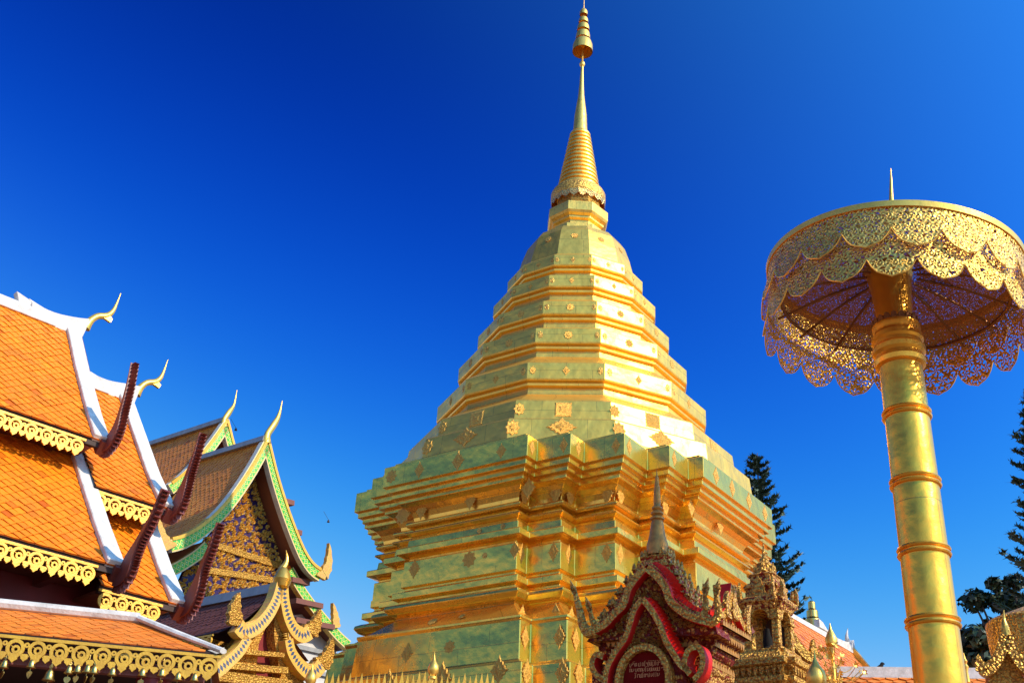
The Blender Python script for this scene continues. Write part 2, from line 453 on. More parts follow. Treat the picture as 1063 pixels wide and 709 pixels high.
def m_carved(name, gold=(.85, .50, .12), base=(.20, .025, .012), scale=24, thr=.42, metal=.55, rough=.40):
    """carved and gilded relief over a painted ground"""
    m, t, b = nt(name)
    co = warp(t, objco(t), scale * .5, .035)
    v1 = voro(t, co, scale); v2 = voro(t, co, scale * 2.1, 'DISTANCE_TO_EDGE'); n1 = noise(t, objco(t), 5, 4)
    f = ramp(t, mth(t, 'ADD', v1.outputs['Distance'], mth(t, 'MULTIPLY', v2.outputs['Distance'], -.4)), [(thr - .1, (1, 1, 1)), (thr + .06, (0, 0, 0))])
    g2 = mixc(t, n1, gold, (gold[0] * .5, gold[1] * .36, gold[2] * .25))
    t.links.new(mixc(t, f, base, g2), b.inputs['Base Color'])
    t.links.new(mth(t, 'MULTIPLY', f, metal), b.inputs['Metallic']); b.inputs['Roughness'].default_value = rough; b.inputs['Specular IOR Level'].default_value = .2
    h = bump(t, b, v1.outputs['Distance'], 1.0, -.03); bump(t, b, v2.outputs['Distance'], .6, .012, h)
    return m
def m_leaf(name, c0, c1):
    m, t, b = nt(name)
    a = N(t, 'ShaderNodeAttribute'); a.attribute_name = 'tint'
    t.links.new(ramp(t, a.outputs['Fac'], [(0, c0), (1, c1)]), b.inputs['Base Color'])
    b.inputs['Roughness'].default_value = .55
    return m

M = dict(
    sheet=m_gold_sheet(), orn=m_gold_orn(), spire=m_gold_sheet('gold_spire', (1.0, .60, .11), .38, .12, (.25, .3), 2.0), body=m_gold_sheet('gold_body_sheet', GOLD, .21, .18, (1.1, .6), 1.0, .86),
    pole=m_gold_sheet('gold_pole', (1.0, .49, .05), .28, .12, (.9, 5.0), 1.8, .82),
    fili=m_filigree('gold_filigree', .105, (1.0, .57, .10), .36, .40, .80), roofil=m_filigree('gold_lattice', .06, (.50, .22, .07), .26, .6, .4),
    crownfil=m_filigree('crown_filigree', .06, (1.0, .68, .22), .45),
    goldsolid=m_plain('polished_gold', (1.0, .58, .10), .40, .78, 8, .4, 30, .25),
    goldpaint=m_plain('yellow_gold_paint', (.78, .43, .035), .42, .25, 9, .5, 70, .3, (.42, .18, .02)),
    chofa=m_plain('gilded_finial', (.72, .42, .07), .34, .7, 7, .4, 40, .2),
    tile=m_tile('orange_glazed_tile', (.86, .225, .005), rough=.5), tile2=m_tile('brown_orange_tile', (.74, .25, .03), rough=.4),
    tile3=m_tile('pale_orange_tile', (.80, .22, .02), rough=.5), tile4=m_tile('dark_brown_tile', (.16, .05, .028), rough=.6),
    under=m_plain('dark_underlay', (.035, .018, .012), .9), white=m_plain('weathered_white_plaster', (.70, .65, .57), .85, 0, 9, .75, 45, .5, (.40, .36, .30)),
    cream=m_plain('cream_ridge_plaster', (.70, .62, .47), .8, 0, 4, .5, 30, .3, (.30, .27, .2)),
    redwood=m_plain('oxblood_painted_wood', (.19, .038, .024), .5, 0, 8, .5, 40, .25),
    maroon=m_plain('maroon_paint', (.22, .014, .012), .45, 0, 5, .5), pinkbeam=m_plain('faded_red_beam', (.30, .10, .075), .6, 0, 8, .5),
    darkwood=m_plain('dark_timber', (.045, .020, .012), .7), soffit=m_plain('red_brown_rafter_boards', (.20, .055, .025), .6, 0, 5, .5),
    redtrim=m_plain('bright_red_lacquer', (.62, .018, .010), .45, 0, 9, .4, spec=.2), green=m_mosaic('green_glass_mosaic', (.025, .42, .02), (.75, .60, .10), 8.0, full=True),
    goldblue=m_mosaic('gilt_mosaic_with_dark_glass', (.03, .06, .12), (.75, .42, .06), 16.0, (.62, .34, .05), (.70, .38, .055), rough=.45),
    bluemos=m_plain('cobalt_glass_mosaic', (.012, .012, .11), .35, 0, 30, .8, 60, .5, (.09, .03, .01), spec=.15),
    scroll=m_plain('gilded_scrollwork', (.95, .58, .11), .45, .15, 12, .5, 60, .4), grey=m_plain('grey_ridge_plaster', (.36, .35, .33), .8, 0, 5, .7),
    carved=m_carved('carved_gilt_on_oxblood', (.95, .56, .13), (.24, .022, .006), 34, .54), carvedred=m_carved('carved_gilt_on_red', (.95, .54, .12), (.48, .022, .008), 36, .48),
    carvedgold=m_carved('carved_gilt_relief', (.98, .58, .11), (.42, .17, .025), 34, .58), plaque=m_plain('dark_red_plaque', (.16, .006, .004), .8, 0, 4, .4, spec=.05),
    oldgold=m_plain('old_gilding', (.62, .29, .05), .5, .5, 20, .6, 60, .3, (.22, .07, .015)), letters=m_plain('gilt_lettering', (.62, .24, .07), .5, .2), wall=m_plain('pale_plaster_wall', (.62, .58, .52), .85, 0, 3, .5, 25, .3),
    shrinered=m_carved('oxblood_with_worn_gilding', (.80, .42, .09), (.17, .016, .006), 22, .30), scroll2=m_plain('aged_gilded_relief', (.72, .36, .07), .45, .35, 14, .7, 60, .4, (.28, .10, .025)), bronze=m_plain('dark_bronze', (.30, .13, .045), .45, .7), bell=m_plain('brass_bell', (.70, .46, .12), .33, 1.0, 20, .5, 60, .3), bark=m_plain('grey_brown_bark', (.10, .075, .055), .9, 0, 8, .6, 40, .6),
    needle=m_leaf('pine_needles', (.010, .026, .014), (.060, .110, .050)), leaf=m_leaf('broad_leaves', (.010, .020, .006), (.055, .085, .018)),
    paving=m_plain('terracotta_paving', (.20, .11, .06), .6, 0, .8, .4, 20, .2), black=m_plain('dull_black', (.02, .018, .016), .9, spec=.1),
)

# ------------------------------------------------------------------ ground
g = MB(); g.face([(-400, -200, 0), (400, -200, 0), (400, 600, 0), (-400, 600, 0)], [(-400, -200), (400, -200), (400, 600), (-400, 600)])
tag(g.build('courtyard_ground', M['paving']), None, None, kind='structure')

# ------------------------------------------------------------------ the great chedi
GA = 122.82                                   # azimuth the right-hand face looks to
CH = V((0, 20, 0))
chedi = thing('chedi', CH, 'tall gilded chedi with stepped base, twelve-sided tiers and ringed spire in the centre', 'chedi')
X1, Y1 = hd(GA), hd(GA + 90)
def cw(x, y, z): return CH + X1 * x + Y1 * y + ZZ * (z + EYE)
HH, AA, BB, CC, S1 = 3.403, 1.40, 2.019, 2.74, .269
def redent(d):
    """outline of the redented square, offset by d; list of (x,y)"""
    out = []
    for qx, qy, aL, aR in ((1, 1, 0, 0), (1, -1, -.14, 0), (-1, -1, 0, 0), (-1, 1, 0, .12)):
        a = AA + aL + aR + d; b = BB + d; c = CC + d; h = HH + d; k = HH - S1 + d
        P = [(a, h), (a, k), (b, k), (b, c), (c, c), (c, b), (k, b), (k, a), (h, a)]
        if qx * qy < 0: P = [(x, y) for x, y in P][::-1]
        out += [(x * qx, y * qy) for x, y in P]
    return out
def redent_mb(prof):
    mb = MB(); rings = []
    for d, z in prof: rings.append([cw(x, y, z) for x, y in redent(d)])
    mb.loft(rings)
    return mb, rings
mb, _ = redent_mb([(.95, -1.6), (.95, -.6), (.75, -.55), (.75, .6), (.55, .7), (.55, 1.9), (.36, 2.0), (.36, 3.2), (.30, 3.25), (.27, 3.85), (.12, 3.92), (.08, 4.50), (.10, 4.52), (.10, 4.56)])
mb.build('plinth', M['body'], chedi, bevel=.012)
mb, _ = redent_mb([(.05, 4.555), (.02, 4.57), (-.30, 4.86), (-.32, 4.93), (-.22, 4.95), (-.16, 5.02), (-.17, 5.07), (-.24, 5.11), (-.33, 5.13), (-.33, 5.18), (-.24, 5.20), (-.24, 5.30), (-.34, 5.33), (-.38, 5.36), (-.38, 5.40), (-.33, 5.41), (-.33, 5.53)])
mb.build('lower_moulding', M['body'], chedi, bevel=.008)
mb, _ = redent_mb([(-.345, 5.525), (-.345, 5.84), (-.40, 5.86), (-.40, 5.90), (-.24, 5.94), (-.24, 6.04), (-.36, 6.09), (-.37, 6.21), (-.42, 6.22), (-.40, 6.26), (-.31, 6.31), (-.32, 6.34), (-.42, 6.37)])
mb.build('redented_body', M['body'], chedi, bevel=.008)
mb, rg = redent_mb([(-.43, 6.365), (-.43, 6.41), (-.33, 6.43), (-.31, 6.47), (-.33, 6.51), (-.41, 6.53), (-.40, 6.60), (-.36, 6.68), (-.29, 6.76), (-.21, 6.80), (-.19, 6.80), (-.19, 6.87), (-.115, 6.88), (-.115, 6.96), (-.05, 6.97), (-.05, 7.06), (0, 7.07), (0, 7.43), (-.12, 7.44), (-.12, 7.52)])
mb.face(rg[-1])
mb.build('corbelled_cornice', M['body'], chedi, bevel=.008)

def ring12(r, z, n=12, off=15):
    return [CH + hd(GA + 60 + off + k * 360 / n) * r + ZZ * (z + EYE) for k in range(n)]
def dodec(prof, name, mat, bev=.007, cap=True, n=12):
    mb = MB(); rg = [ring12(r, z, n) for r, z in prof]
    mb.loft(rg)
    if cap: mb.face(rg[-1])
    return mb.build(name, mat, chedi, bevel=bev)
dodec([(3.36, 7.50), (3.34, 7.56), (3.30, 7.90), (3.27, 7.93), (3.09, 8.0), (3.06, 8.03), (3.02, 8.36), (2.98, 8.40), (2.88, 8.44), (2.50, 8.73), (2.47, 8.875), (2.47, 8.89)], 'dodecagonal_base', M['sheet'])
TI = [(2.571, 9.008, .30), (2.234, 9.90, .275), (1.907, 10.676, .255), (1.647, 11.419, .235), (1.394, 12.053, .215)]
for i, (r, z, h) in enumerate(TI):
    k = r / 2.571
    if i < 4: r2, z2 = TI[i + 1][0], TI[i + 1][1]; top = [(r2 - .075, z2 - .27), (r2 - .10, z2 - .128)]
    else: top = [(1.23, 12.40), (1.19, 12.42)]
    dodec([(r - .10, z - .135), (r - .045, z - .12), (r - .035, z - .075), (r - .075, z - .07), (r - .075, z - .045), (r - .012, z - .03), (r, z), (r, z + h), (r - .02, z + h + .012)] + top, 'dodecagonal_tier', M['sheet'])
dodec([(1.21, 12.41), (1.20, 12.47), (1.13, 12.78), (1.03, 13.10), (.93, 13.26), (.76, 13.33), (.58, 13.37)], 'bell_dome', M['sheet'])
dodec([(.64, 13.36), (.70, 13.40), (.70, 13.50), (.62, 13.54), (.53, 13.57), (.51, 13.62), (.51, 13.70), (.57, 13.73), (.57, 13.78), (.63, 13.82), (.66, 13.87), (.66, 14.08), (.58, 14.12), (.51, 14.17), (.48, 14.25), (.45, 14.50)], 'octagonal_neck', M['spire'], .004, True, 8)
mb = MB(); zc = CH + ZZ * EYE
mb.lathe([(.57, 14.44), (.58, 14.47), (.58, 14.62), (.55, 14.68), (.46, 14.70)], zc, 40, cap=False)
mb.build('crown_band', M['orn'], chedi, smooth=True)
mb = MB()
for k in range(20):
    a = k * 18; p = zc + hd(a) * .575
    q = zc + hd(a + 9) * .575; r_ = zc + hd(a + 18) * .575
    mb.face([p + ZZ * 14.46, p + ZZ * 14.34, q + ZZ * 14.26, r_ + ZZ * 14.34, r_ + ZZ * 14.46], [(k * .17, .2), (k * .17, .08), (k * .17 + .085, 0), (k * .17 + .17, .08), (k * .17 + .17, .2)])
mb.build('pierced_crown_fringe', M['crownfil'], chedi, recalc=False)
mb = MB()
prof = [(.45, 14.48), (.47, 14.70)]
nR = 14
for i in range(nR):
    f0, f1 = i / nR, (i + 1) / nR
    r0, r1 = .455 - .245 * f0, .455 - .245 * f1; z0, z1 = 14.71 + 1.60 * f0, 14.71 + 1.60 * f1; dz = z1 - z0
    prof += [(r0 - .05, z0 + dz * .02), (r0 - .045, z0 + dz * .30), (r0 + .002, z0 + dz * .40), (r0 + .002, z0 + dz * .75), (r1 - .01, z0 + dz * .93)]
prof += [(.21, 16.315), (.16, 16.33)]
mb.lathe(prof, zc, 32)
mb.build('ringed_cone', M['spire'], chedi, smooth=True)
mb = MB()
mb.lathe([(.165, 16.325), (.152, 16.5), (.142, 16.7), (.135, 16.85), (.105, 17.1), (.07, 17.4), (.05, 17.75), (.035, 18.1), (.028, 18.27), (.05, 18.29), (.066, 18.34), (.05, 18.4), (.022, 18.44), (.020, 19.9), (.012, 20.0), (.006, 20.35)], zc, 20)
mb.build('spire_shaft', M['spire'], chedi, smooth=True)
for r0, r1, z0, z1 in ((.235, .19, 18.72, 19.03), (.168, .15, 19.10, 19.29), (.145, .125, 19.37, 19.53), (.115, .10, 19.61, 19.74), (.095, .06, 19.86, 20.03)):
    mb = MB()
    mb.lathe([(r0, z0), (r0 * .97, z0 + (z1 - z0) * .6), (r1, z1), (.02, z1 + .03)], zc, 24, cap=False)
    mb.lathe([(r0 - .01, z0), (r1 - .01, z1 - .02)], zc, 24, cap=False)
    mb.build('finial_parasol_tier', M['spire'], chedi, smooth=True, recalc=False)

# filigree rosettes fixed on the sheets
def rosette_mesh(kind):
    mb = MB(); nr, na = 6, 40; rings = []
    for i in range(nr + 1):
        f = i / nr; rg = []
        for k in range(na):
            a = 2 * math.pi * k / na
            if kind == 'diamond': ro = 1 / (abs(math.cos(a)) / .72 + abs(math.sin(a)) / 1.0) ** 1 * (1 + .10 * math.cos(12 * a))
            elif kind == 'square': ro = min(1 / max(abs(math.cos(a)), 1e-3), 1 / max(abs(math.sin(a)), 1e-3)) * .85 * (1 + .04 * math.cos(16 * a))
            else: ro = .9 * (1 + .14 * math.cos(8 * a))
            h = .10 * (1 - f) + .05 * abs(math.cos(4 * a)) * math.sin(math.pi * f) + .05 * math.sin(f * 9)
            if i == nr: h = -.02
            rg.append(V((ro * f * math.cos(a), ro * f * math.sin(a), h)))
        rings.append(rg)
    for i in range(nr):
        for k in range(na):
            k2 = (k + 1) % na
            if i == 0: mb.face([rings[0][0], rings[1][k], rings[1][k2]])
            else: mb.face([rings[i][k], rings[i + 1][k], rings[i + 1][k2], rings[i][k2]])
    o = mb.build('rosette', M['orn'], None, smooth=True, recalc=False)
    me = o.data; bpy.data.objects.remove(o); return me
RM = {k: rosette_mesh(k) for k in ('diamond', 'square', 'round')}
ROS = []
def rosette(kind, p, nrm, s, sx=1.0):
    ROS.append((s * math.sqrt(sx), kind, p, nrm, s, sx))
def place_rosette(kind, p, nrm, s, sx, merged=None):
    z = nrm.normalized(); x = ZZ.cross(z).normalized(); y = z.cross(x)
    if merged is not None:
        me = RM[kind]
        mt = Matrix((x, y, z)).transposed().to_4x4() @ Matrix.Diagonal((s * sx, s, s * .55, 1)); mt.translation = p + z * .004
        for f in me.polygons: merged.face([mt @ me.vertices[i].co for i in f.vertices])
        return
    o = bpy.data.objects.new('rosette', RM[kind]); COL.objects.link(o); o.parent = chedi
    mt = Matrix((x, y, z)).transposed().to_4x4() @ Matrix.Diagonal((s * sx, s, s * .55, 1))
    mt.translation = p - CH + z * .004
    o.matrix_local = mt
FN = hd(GA + 60)
def on12(k, r, z, f, r2=None, z2=None):
    """point on side k (0 is the front side, + to the right) at fraction f from left to right"""
    c = math.cos(R(15)); a = GA + 60 - 30 * k
    mid = CH + hd(a) * r * c + ZZ * (z + EYE); t = hd(a - 90)
    return mid + t * (f - .5) * 2 * r * math.sin(R(15)), hd(a)
for (r, z, h), kinds in zip(TI, ('diamond', 'round', 'round', 'diamond', 'diamond')):
    for k in (-2, -1, 0, 1, 2):
        p, n_ = on12(k, r, z + h * .5, .5); rosette(kinds, p, n_, h * .30)
        if k > -2:
            p, n_ = on12(k, r, z + h * .5, .07); rosette('round', p, n_, h * .26, .7)
            p, n_ = on12(k - 1, r, z + h * .5, .94); rosette('round', p, n_, h * .26, .6)
for k in (-1, 0, 1):
    nn = hd(GA + 60 - 30 * k) + ZZ * .12
    p, _n = on12(k, 3.04, 8.20, .5); rosette('square', p, nn, .16)
    p, _n = on12(k, 3.32, 7.76, .5); rosette('diamond', p, nn, .17, 1.9)
    p, _n = on12(k, 3.32, 7.74, .04); rosette('round', p, nn, .15, .8)
    p, _n = on12(k, 3.04, 8.20, .04); rosette('round', p, nn, .12, .8)
p, _n = on12(2, 3.04, 8.20, .5); rosette('square', p, hd(GA) + ZZ * .12, .16)
for k in (-1, 0, 1, 2):
    p, n_ = on12(k, 1.09, 12.92, .5); rosette('round', p, n_ + ZZ * .33, .075)
# on the redented base: left face, right face and the folds of the near corner
def onL(x, z, d): return cw(x, HH + d, z), Y1
def onR(y, z, d): return cw(HH + d, y, z), X1
for x, z, d, kd, s in ((.9, 7.25, 0, 'diamond', .13), (.05, 7.25, 0, 'diamond', .17), (-.75, 7.25, 0, 'diamond', .14), (-1.35, 7.25, 0, 'round', .12),
                       (.1, 6.68, -.33, 'diamond', .16), (1.22, 6.68, -.33, 'diamond', .18), (-.9, 6.68, -.33, 'diamond', .16), (-1.3, 6.66, -.33, 'round', .15),
                       (.15, 5.7, -.345, 'round', .13), (-.95, 5.7, -.345, 'diamond', .16), (.45, 5.72, -.345, 'round', .05), (1.02, 5.72, -.345, 'diamond', .14), (.3, 6.15, -.36, 'round', .045), (.75, 6.15, -.36, 'round', .045),
                       (-.3, 4.72, -.13, 'round', .09), (.25, 4.74, -.14, 'round', .06), (.25, 4.22, .10, 'round', .10), (-.55, 4.2, .10, 'diamond', .16), (.3, 3.7, .28, 'diamond', .26), (-.7, 3.72, .28, 'diamond', .22), (1.3, 3.75, .28, 'diamond', .2)):
    p, n_ = onL(x, z, d); rosette(kd, p, n_ if z > 5 or z < 4.6 else n_ + ZZ * .9, s)
for y, z, d, kd, s in ((.95, 7.25, 0, 'diamond', .15), (.35, 7.25, 0, 'diamond', .15), (-.3, 7.25, 0, 'diamond', .15), (-.95, 7.25, 0, 'diamond', .14), (.2, 6.70, -.31, 'diamond', .16), (1.2, 6.68, -.33, 'diamond', .16)):
    p, n_ = onR(y, z, d); rosette(kd, p, n_, s)
for d, z, s in ((0, 7.25, .13), (-.35, 6.64, .19), (-.345, 5.70, .16), (-.12, 4.70, .12), (.11, 4.25, .17), (.29, 3.7, .2)):
    h, k, a, b, c = HH + d, HH - S1 + d, AA + d, BB + d, CC + d
    for (x, y), n_ in (((a, h - .13), X1), ((b - .13, k), Y1), ((b, c + .17), X1), ((c - .15, c), Y1), ((c, c - .15), X1), ((k, b - .15), X1)):
        rosette('diamond', cw(x, y, z), n_, s, .8)

ROS.sort(key=lambda r: -r[0])
for r in ROS[:98]: place_rosette(*r[1:])
mb = MB()
for r in ROS[98:]: place_rosette(*r[1:], merged=mb)
mb.build('small_rosettes', M['orn'], chedi, smooth=True, recalc=False)['kind'] = 'stuff'

# ------------------------------------------------------------------ shared builders
def tiles(mb, path, L0, L1, frm, tw, th, lift=.014, point=.45, gap=.95, keep=None, base_m=1):
    """pointed roof tiles. path: 2D polyline (eave -> ridge) on frame frm(a, b, along); L0..L1 along the ridge"""
    seg = []; tot = 0
    for i in range(len(path) - 1):
        l = math.hypot(path[i + 1][0] - path[i][0], path[i + 1][1] - path[i][1]); seg.append(l); tot += l
    def pos(d):
        i = 0
        d0 = d
        while i < len(seg) - 1 and d > seg[i]:
            d -= seg[i]; i += 1
        f = d / seg[i]; a, b = path[i], path[i + 1]
        nx, nz = -(b[1] - a[1]) / seg[i], (b[0] - a[0]) / seg[i]
        return a[0] + (b[0] - a[0]) * f, a[1] + (b[1] - a[1]) * f, nx, nz
    s_ = 1 if pos(0)[3] > 0 else -1
    def pt(d, l, h):
        x, z, nx, nz = pos(d)
        return frm(x + nx * h * s_, z + nz * h * s_, l)
    nrow = max(1, int(tot / th))
    for i in range(len(path) - 1 if base_m is not None else 0):
        a, b = path[i], path[i + 1]
        mb.face([frm(a[0], a[1], L0), frm(a[0], a[1], L1), frm(b[0], b[1], L1), frm(b[0], b[1], L0)], None, base_m, 0)
    ncol = int(abs(L1 - L0) / tw) + 1
    for r in range(nrow + 1):
        dlow, dtop = r * th, min(tot - .002, (r + 1.55) * th)
        if dlow >= tot - .01: break
        for c in range(-1, ncol + 1):
            l = L0 + (c + (.5 if r % 2 else 0) + .5) * tw
            if l < L0 + tw * .2 or l > L1 - tw * .2: continue
            if keep and not keep(dlow, l): continue
            hw = tw * .5 * gap; wob = random.uniform(-.03, .03) * tw; lf = lift * random.uniform(.8, 1.25)
            q0 = max(0, dlow - point * th); qm = dlow + th * .12
            t = random.random()
            a0, a1 = pt(dtop, l - hw + wob, .003), pt(dtop, l + hw + wob, .003)
            b0, b1, b2 = pt(qm, l + hw + wob, lf), pt(q0, l + wob, lf * 1.1), pt(qm, l - hw + wob, lf)
            c0, c1, c2 = pt(qm, l + hw + wob, .0), pt(q0, l + wob, .0), pt(qm, l - hw + wob, .0)
            mb.face([a0, a1, b0, b1, b2], None, 0, t)
            mb.face([b0, c0, c1, b1], None, 0, 0); mb.face([b1, c1, c2, b2], None, 0, 0)
def lace(mb, fr, L0, L1, z, per, h, th=.02, m=0):
    """pierced valance of scrolls with hanging leaves; fr(along, z, depth)"""
    n = max(1, int(round((L1 - L0) / per))); p = (L1 - L0) / n
    mb.prism([(L0, z - h * .07), (L1, z - h * .07), (L1, z + h * .05), (L0, z + h * .05)], fr, 0, th, m)
    for i in range(n):
        x = L0 + (i + .5) * p; k = random.uniform(.94, 1.06)
        ro = min(p * .47, h * .36) * k
        cz = z - h * .07 - ro
        mb.annulus(fr, x, cz, ro, ro * .62, 0, th, 14, m)
        mb.annulus(fr, x + ro * .1, cz - ro * .12, ro * .46, ro * .2, .001, th * 1.1, 10, m)
        mb.prism([(x - ro * .65, cz + ro * .3), (x - ro * .1, cz), (x - ro * .12, cz + ro * .16)], fr, .001, th * .9, m)
        xe = x + p * .5
        if i < n - 1:
            mb.annulus(fr, xe, cz + ro * .42, ro * .30, ro * .10, .001, th * .95, 9, m)
        for xx, s_ in ((x, 1.0), (xe, .8)):
            if xx > L1 - .01: continue
            zt = cz - ro * .55; zb = z - h * (1.0 if s_ == 1 else .92); w = ro * .55 * s_
            zz = [zt, zt + (zb - zt) * .25, zt + (zb - zt) * .45, zt + (zb - zt) * .6, zt + (zb - zt) * .8, zb]
            out = [(xx - w * .6, zz[0]), (xx - w * 1.1, zz[1]), (xx - w * .8, zz[2]), (xx - w * .85, zz[3]), (xx - w * .35, zz[4]), (xx, zz[5]),
                   (xx + w * .35, zz[4]), (xx + w * .85, zz[3]), (xx + w * .8, zz[2]), (xx + w * 1.1, zz[1]), (xx + w * .6, zz[0])]
            mb.prism(out, fr, .002, th * 1.05, m)
def horn(mb, P, r0, m=0, k=5, beak=True, up=None, flat=1.0):
    """chofa: a rising horn through points P"""
    Q = smoothpath(P, k); n = len(Q)
    rad = [r0 * (1.0 - .25 * math.sin(math.pi * min(1, i / n * 2.2))) * max(.10, 1 - (i / (n - 1)) ** 1.4) for i in range(n)]
    mb.tube(Q, rad, 10, m, True, flat, up)
def flame(mb, fr, base, tip, w, th, m=0, bend=.25, teeth=3):
    """curling flame leaf from base to tip on a frame"""
    bx, bz = base; tx, tz = tip; dx, dz = tx - bx, tz - bz; l = math.hypot(dx, dz); nx, nz = -dz / l, dx / l
    L_, R_ = [], []
    K = 3 * teeth + 1
    for i in range(K):
        f = i / (K - 1); off = bend * l * math.sin(math.pi * f * .9) * (1 - f * .6)
        ww = w * (1 - f) ** .7 * (1 + (.25 if i % 3 == 1 else 0))
        cx, cz = bx + dx * f + nx * off, bz + dz * f + nz * off
        L_.append((cx + nx * ww * .5, cz + nz * ww * .5)); R_.append((cx - nx * ww * .5, cz - nz * ww * .5))
    mb.prism(L_[:-1] + [(tx, tz)] + R_[:-1][::-1], fr, 0, th, m)
def scrolls(mb, fr, inside, box, n, r0, r1, d0, seed=1, m=0, th=.02):
    """spiral scrollwork packed over a panel"""
    rnd = random.Random(seed); done = []
    x0, x1, z0, z1 = box; tries = 0
    while len(done) < n and tries < n * 60:
        tries += 1
        r = r1 + (r0 - r1) * max(0, 1 - tries / (n * 14))
        x, z = rnd.uniform(x0, x1), rnd.uniform(z0, z1)
        if not inside(x, z): continue
        if any((x - a) ** 2 + (z - b) ** 2 < (.66 * (r + c)) ** 2 for a, b, c in done): continue
        done.append((x, z, r))
        a0 = rnd.uniform(0, 6.28); sg = rnd.choice((-1, 1)); P = []
        for i in range(15):
            f = i / 14; a = a0 + sg * f * 8.0; rr = r * (1.0 - .85 * f)
            P.append((x + rr * math.cos(a), z + rr * math.sin(a)))
        for i in range(14):
            p, q = P[i], P[i + 1]; w = r * (.48 - .14 * i / 14)
            dx, dz = q[0] - p[0], q[1] - p[1]; l = math.hypot(dx, dz) or 1; nx, nz = -dz / l * w / 2, dx / l * w / 2
            A, B = fr(p[0] + nx, p[1] + nz, d0), fr(q[0] + nx, q[1] + nz, d0)
            C_, D_ = fr(p[0] - nx, p[1] - nz, d0), fr(q[0] - nx, q[1] - nz, d0)
            Pm, Qm = fr(p[0], p[1], d0 + th), fr(q[0], q[1], d0 + th)
            mb.face([C_, D_, Qm, Pm], None, m); mb.face([Pm, Qm, B, A], None, m)
        a = a0 + rnd.uniform(-.5, .5)
        for da in (0, 2.1, 4.2):
            bx, bz = x + r * math.cos(a + da), z + r * math.sin(a + da)
            tx, tz = x + r * 1.55 * math.cos(a + da + .5), z + r * 1.55 * math.sin(a + da + .5)
            w = r * .22
            mb.face([fr(bx - w * math.sin(a + da), bz + w * math.cos(a + da), d0), fr(bx + w * math.sin(a + da), bz - w * math.cos(a + da), d0), fr(tx, tz, d0 + th * .6)], None, m)

# ------------------------------------------------------------------ great gilded parasol on its pole (right)
PB = V((2.699, 8.530, 0))
par = thing('gilded_parasol', PB, 'huge gilded filigree parasol on a thick banded pole at the right, nearest the camera', 'parasol', None)
mb = MB()
mb.lathe([(.30, 0), (.30, .35), (.22, .5), (.190, .7), (.182, 3.4), (.172, 6.20)], PB, 40)
mb.build('pole', M['pole'], par, smooth=True)
for zr in (2.95, 3.50, 4.06, 4.60, 5.16, 5.75):
    mb = MB(); r = .186 - (zr - 3) * .004
    pr = []
    for dz in (-.028, 0.014):
        pr += [(r - .01, zr + dz - .018), (r + .014, zr + dz - .012), (r + .020, zr + dz), (r + .014, zr + dz + .012), (r - .004, zr + dz + .018)]
    mb.lathe(pr, PB, 40, cap=False); mb.build('pole_band', M['pole'], par, smooth=True)
mb = MB()
mb.lathe([(.17, 6.17), (.200, 6.19), (.208, 6.23), (.192, 6.26), (.192, 6.28), (.212, 6.30), (.216, 6.34), (.192, 6.37), (.192, 6.40), (.210, 6.42), (.210, 6.46), (.188, 6.49), (.188, 6.51), (.198, 6.53), (.196, 6.56), (.175, 6.58)], PB, 40)
mb.build('capital', M['pole'], par, smooth=True)
mb = MB()
for k in range(20):
    a = k * 18; p = PB + hd(a) * .162 + ZZ * 6.55; t = hd(a + 90)
    mb.prism([(-.024, 0), (.024, 0), (.027, .03), (.018, .06), (0, .07), (-.018, .06), (-.027, .03)], lambda s, z, d, p=p, t=t, a=a: p + t * s + ZZ * z + hd(a) * (d + z * .18), -.012, .022)
mb.build('lotus_collar', M['bronze'], par)
mb = MB(); mb.lathe([(.150, 6.5), (.15, 6.70), (.16, 6.85), (.178, 7.0), (.20, 7.10), (.205, 7.14), (.1, 7.16)], PB, 40)
mb.build('flared_head', M['pole'], par, smooth=True)
RS = 1.03
ZS0, ZS1 = 6.42, 7.09
PTILT = Matrix.Rotation(R(5.0), 4, hd(17.6))
def tilt(mb):
    c = PB + ZZ * 6.75
    mb.v = [PTILT @ (p - c) + c for p in mb.v]
    return mb      # lower edge and top of the skirt
def skirt(name, rad, z0, z1, n, ph, flare, drop):
    mb = MB(); fine = 10; edge = []; prev = None; tot = n * fine
    cols = []
    for i in range(tot + 1):
        a = ph + i * 360 / tot; f = (i % fine) / fine; x = abs(f - .5) * 2      # x=1 at the notch between scallops
        lob = (1 - x ** 3.0) * .88 + .12 * max(0, 1 - x * 4.0)
        zb = z0 + drop * (1 - lob); col = []
        for j in range(7):
            g_ = j / 6; z = zb + (z1 - zb) * g_; rr = rad + flare * (1 - g_) ** 2 + .012 * lob * (1 - g_)
            col.append((PB + hd(a) * rr + ZZ * z, (a * math.pi / 180 * rad, z)))
        cols.append(col); edge.append(col[0][0])
    for i in range(tot):
        for j in range(6):
            q = [cols[i][j], cols[i][j + 1], cols[i + 1][j + 1], cols[i + 1][j]]
            mb.face([p for p, _ in q], [u for _, u in q], 0)
    mb.tube(edge, .006, 5, 1, cap=False)
    o = tilt(mb).build(name, [M['fili'], M['goldsolid']], par, smooth=True, recalc=False, angle=60)
    return o
skirt('lower_skirt', RS, ZS0, ZS1 - .02, 18, 5, .03, .17)
skirt('upper_skirt', RS + .022, ZS0 + .26, ZS1, 18, 15, .03, .17)
mb = MB(); mb.lathe([(RS - .01, ZS1 - .02), (RS + .035, ZS1 - .02), (RS + .04, ZS1 + .03), (RS + .01, ZS1 + .05), (RS - .02, ZS1 + .04)], PB, 80, cap=False)
tilt(mb).build('rim_band', M['goldsolid'], par, smooth=True)
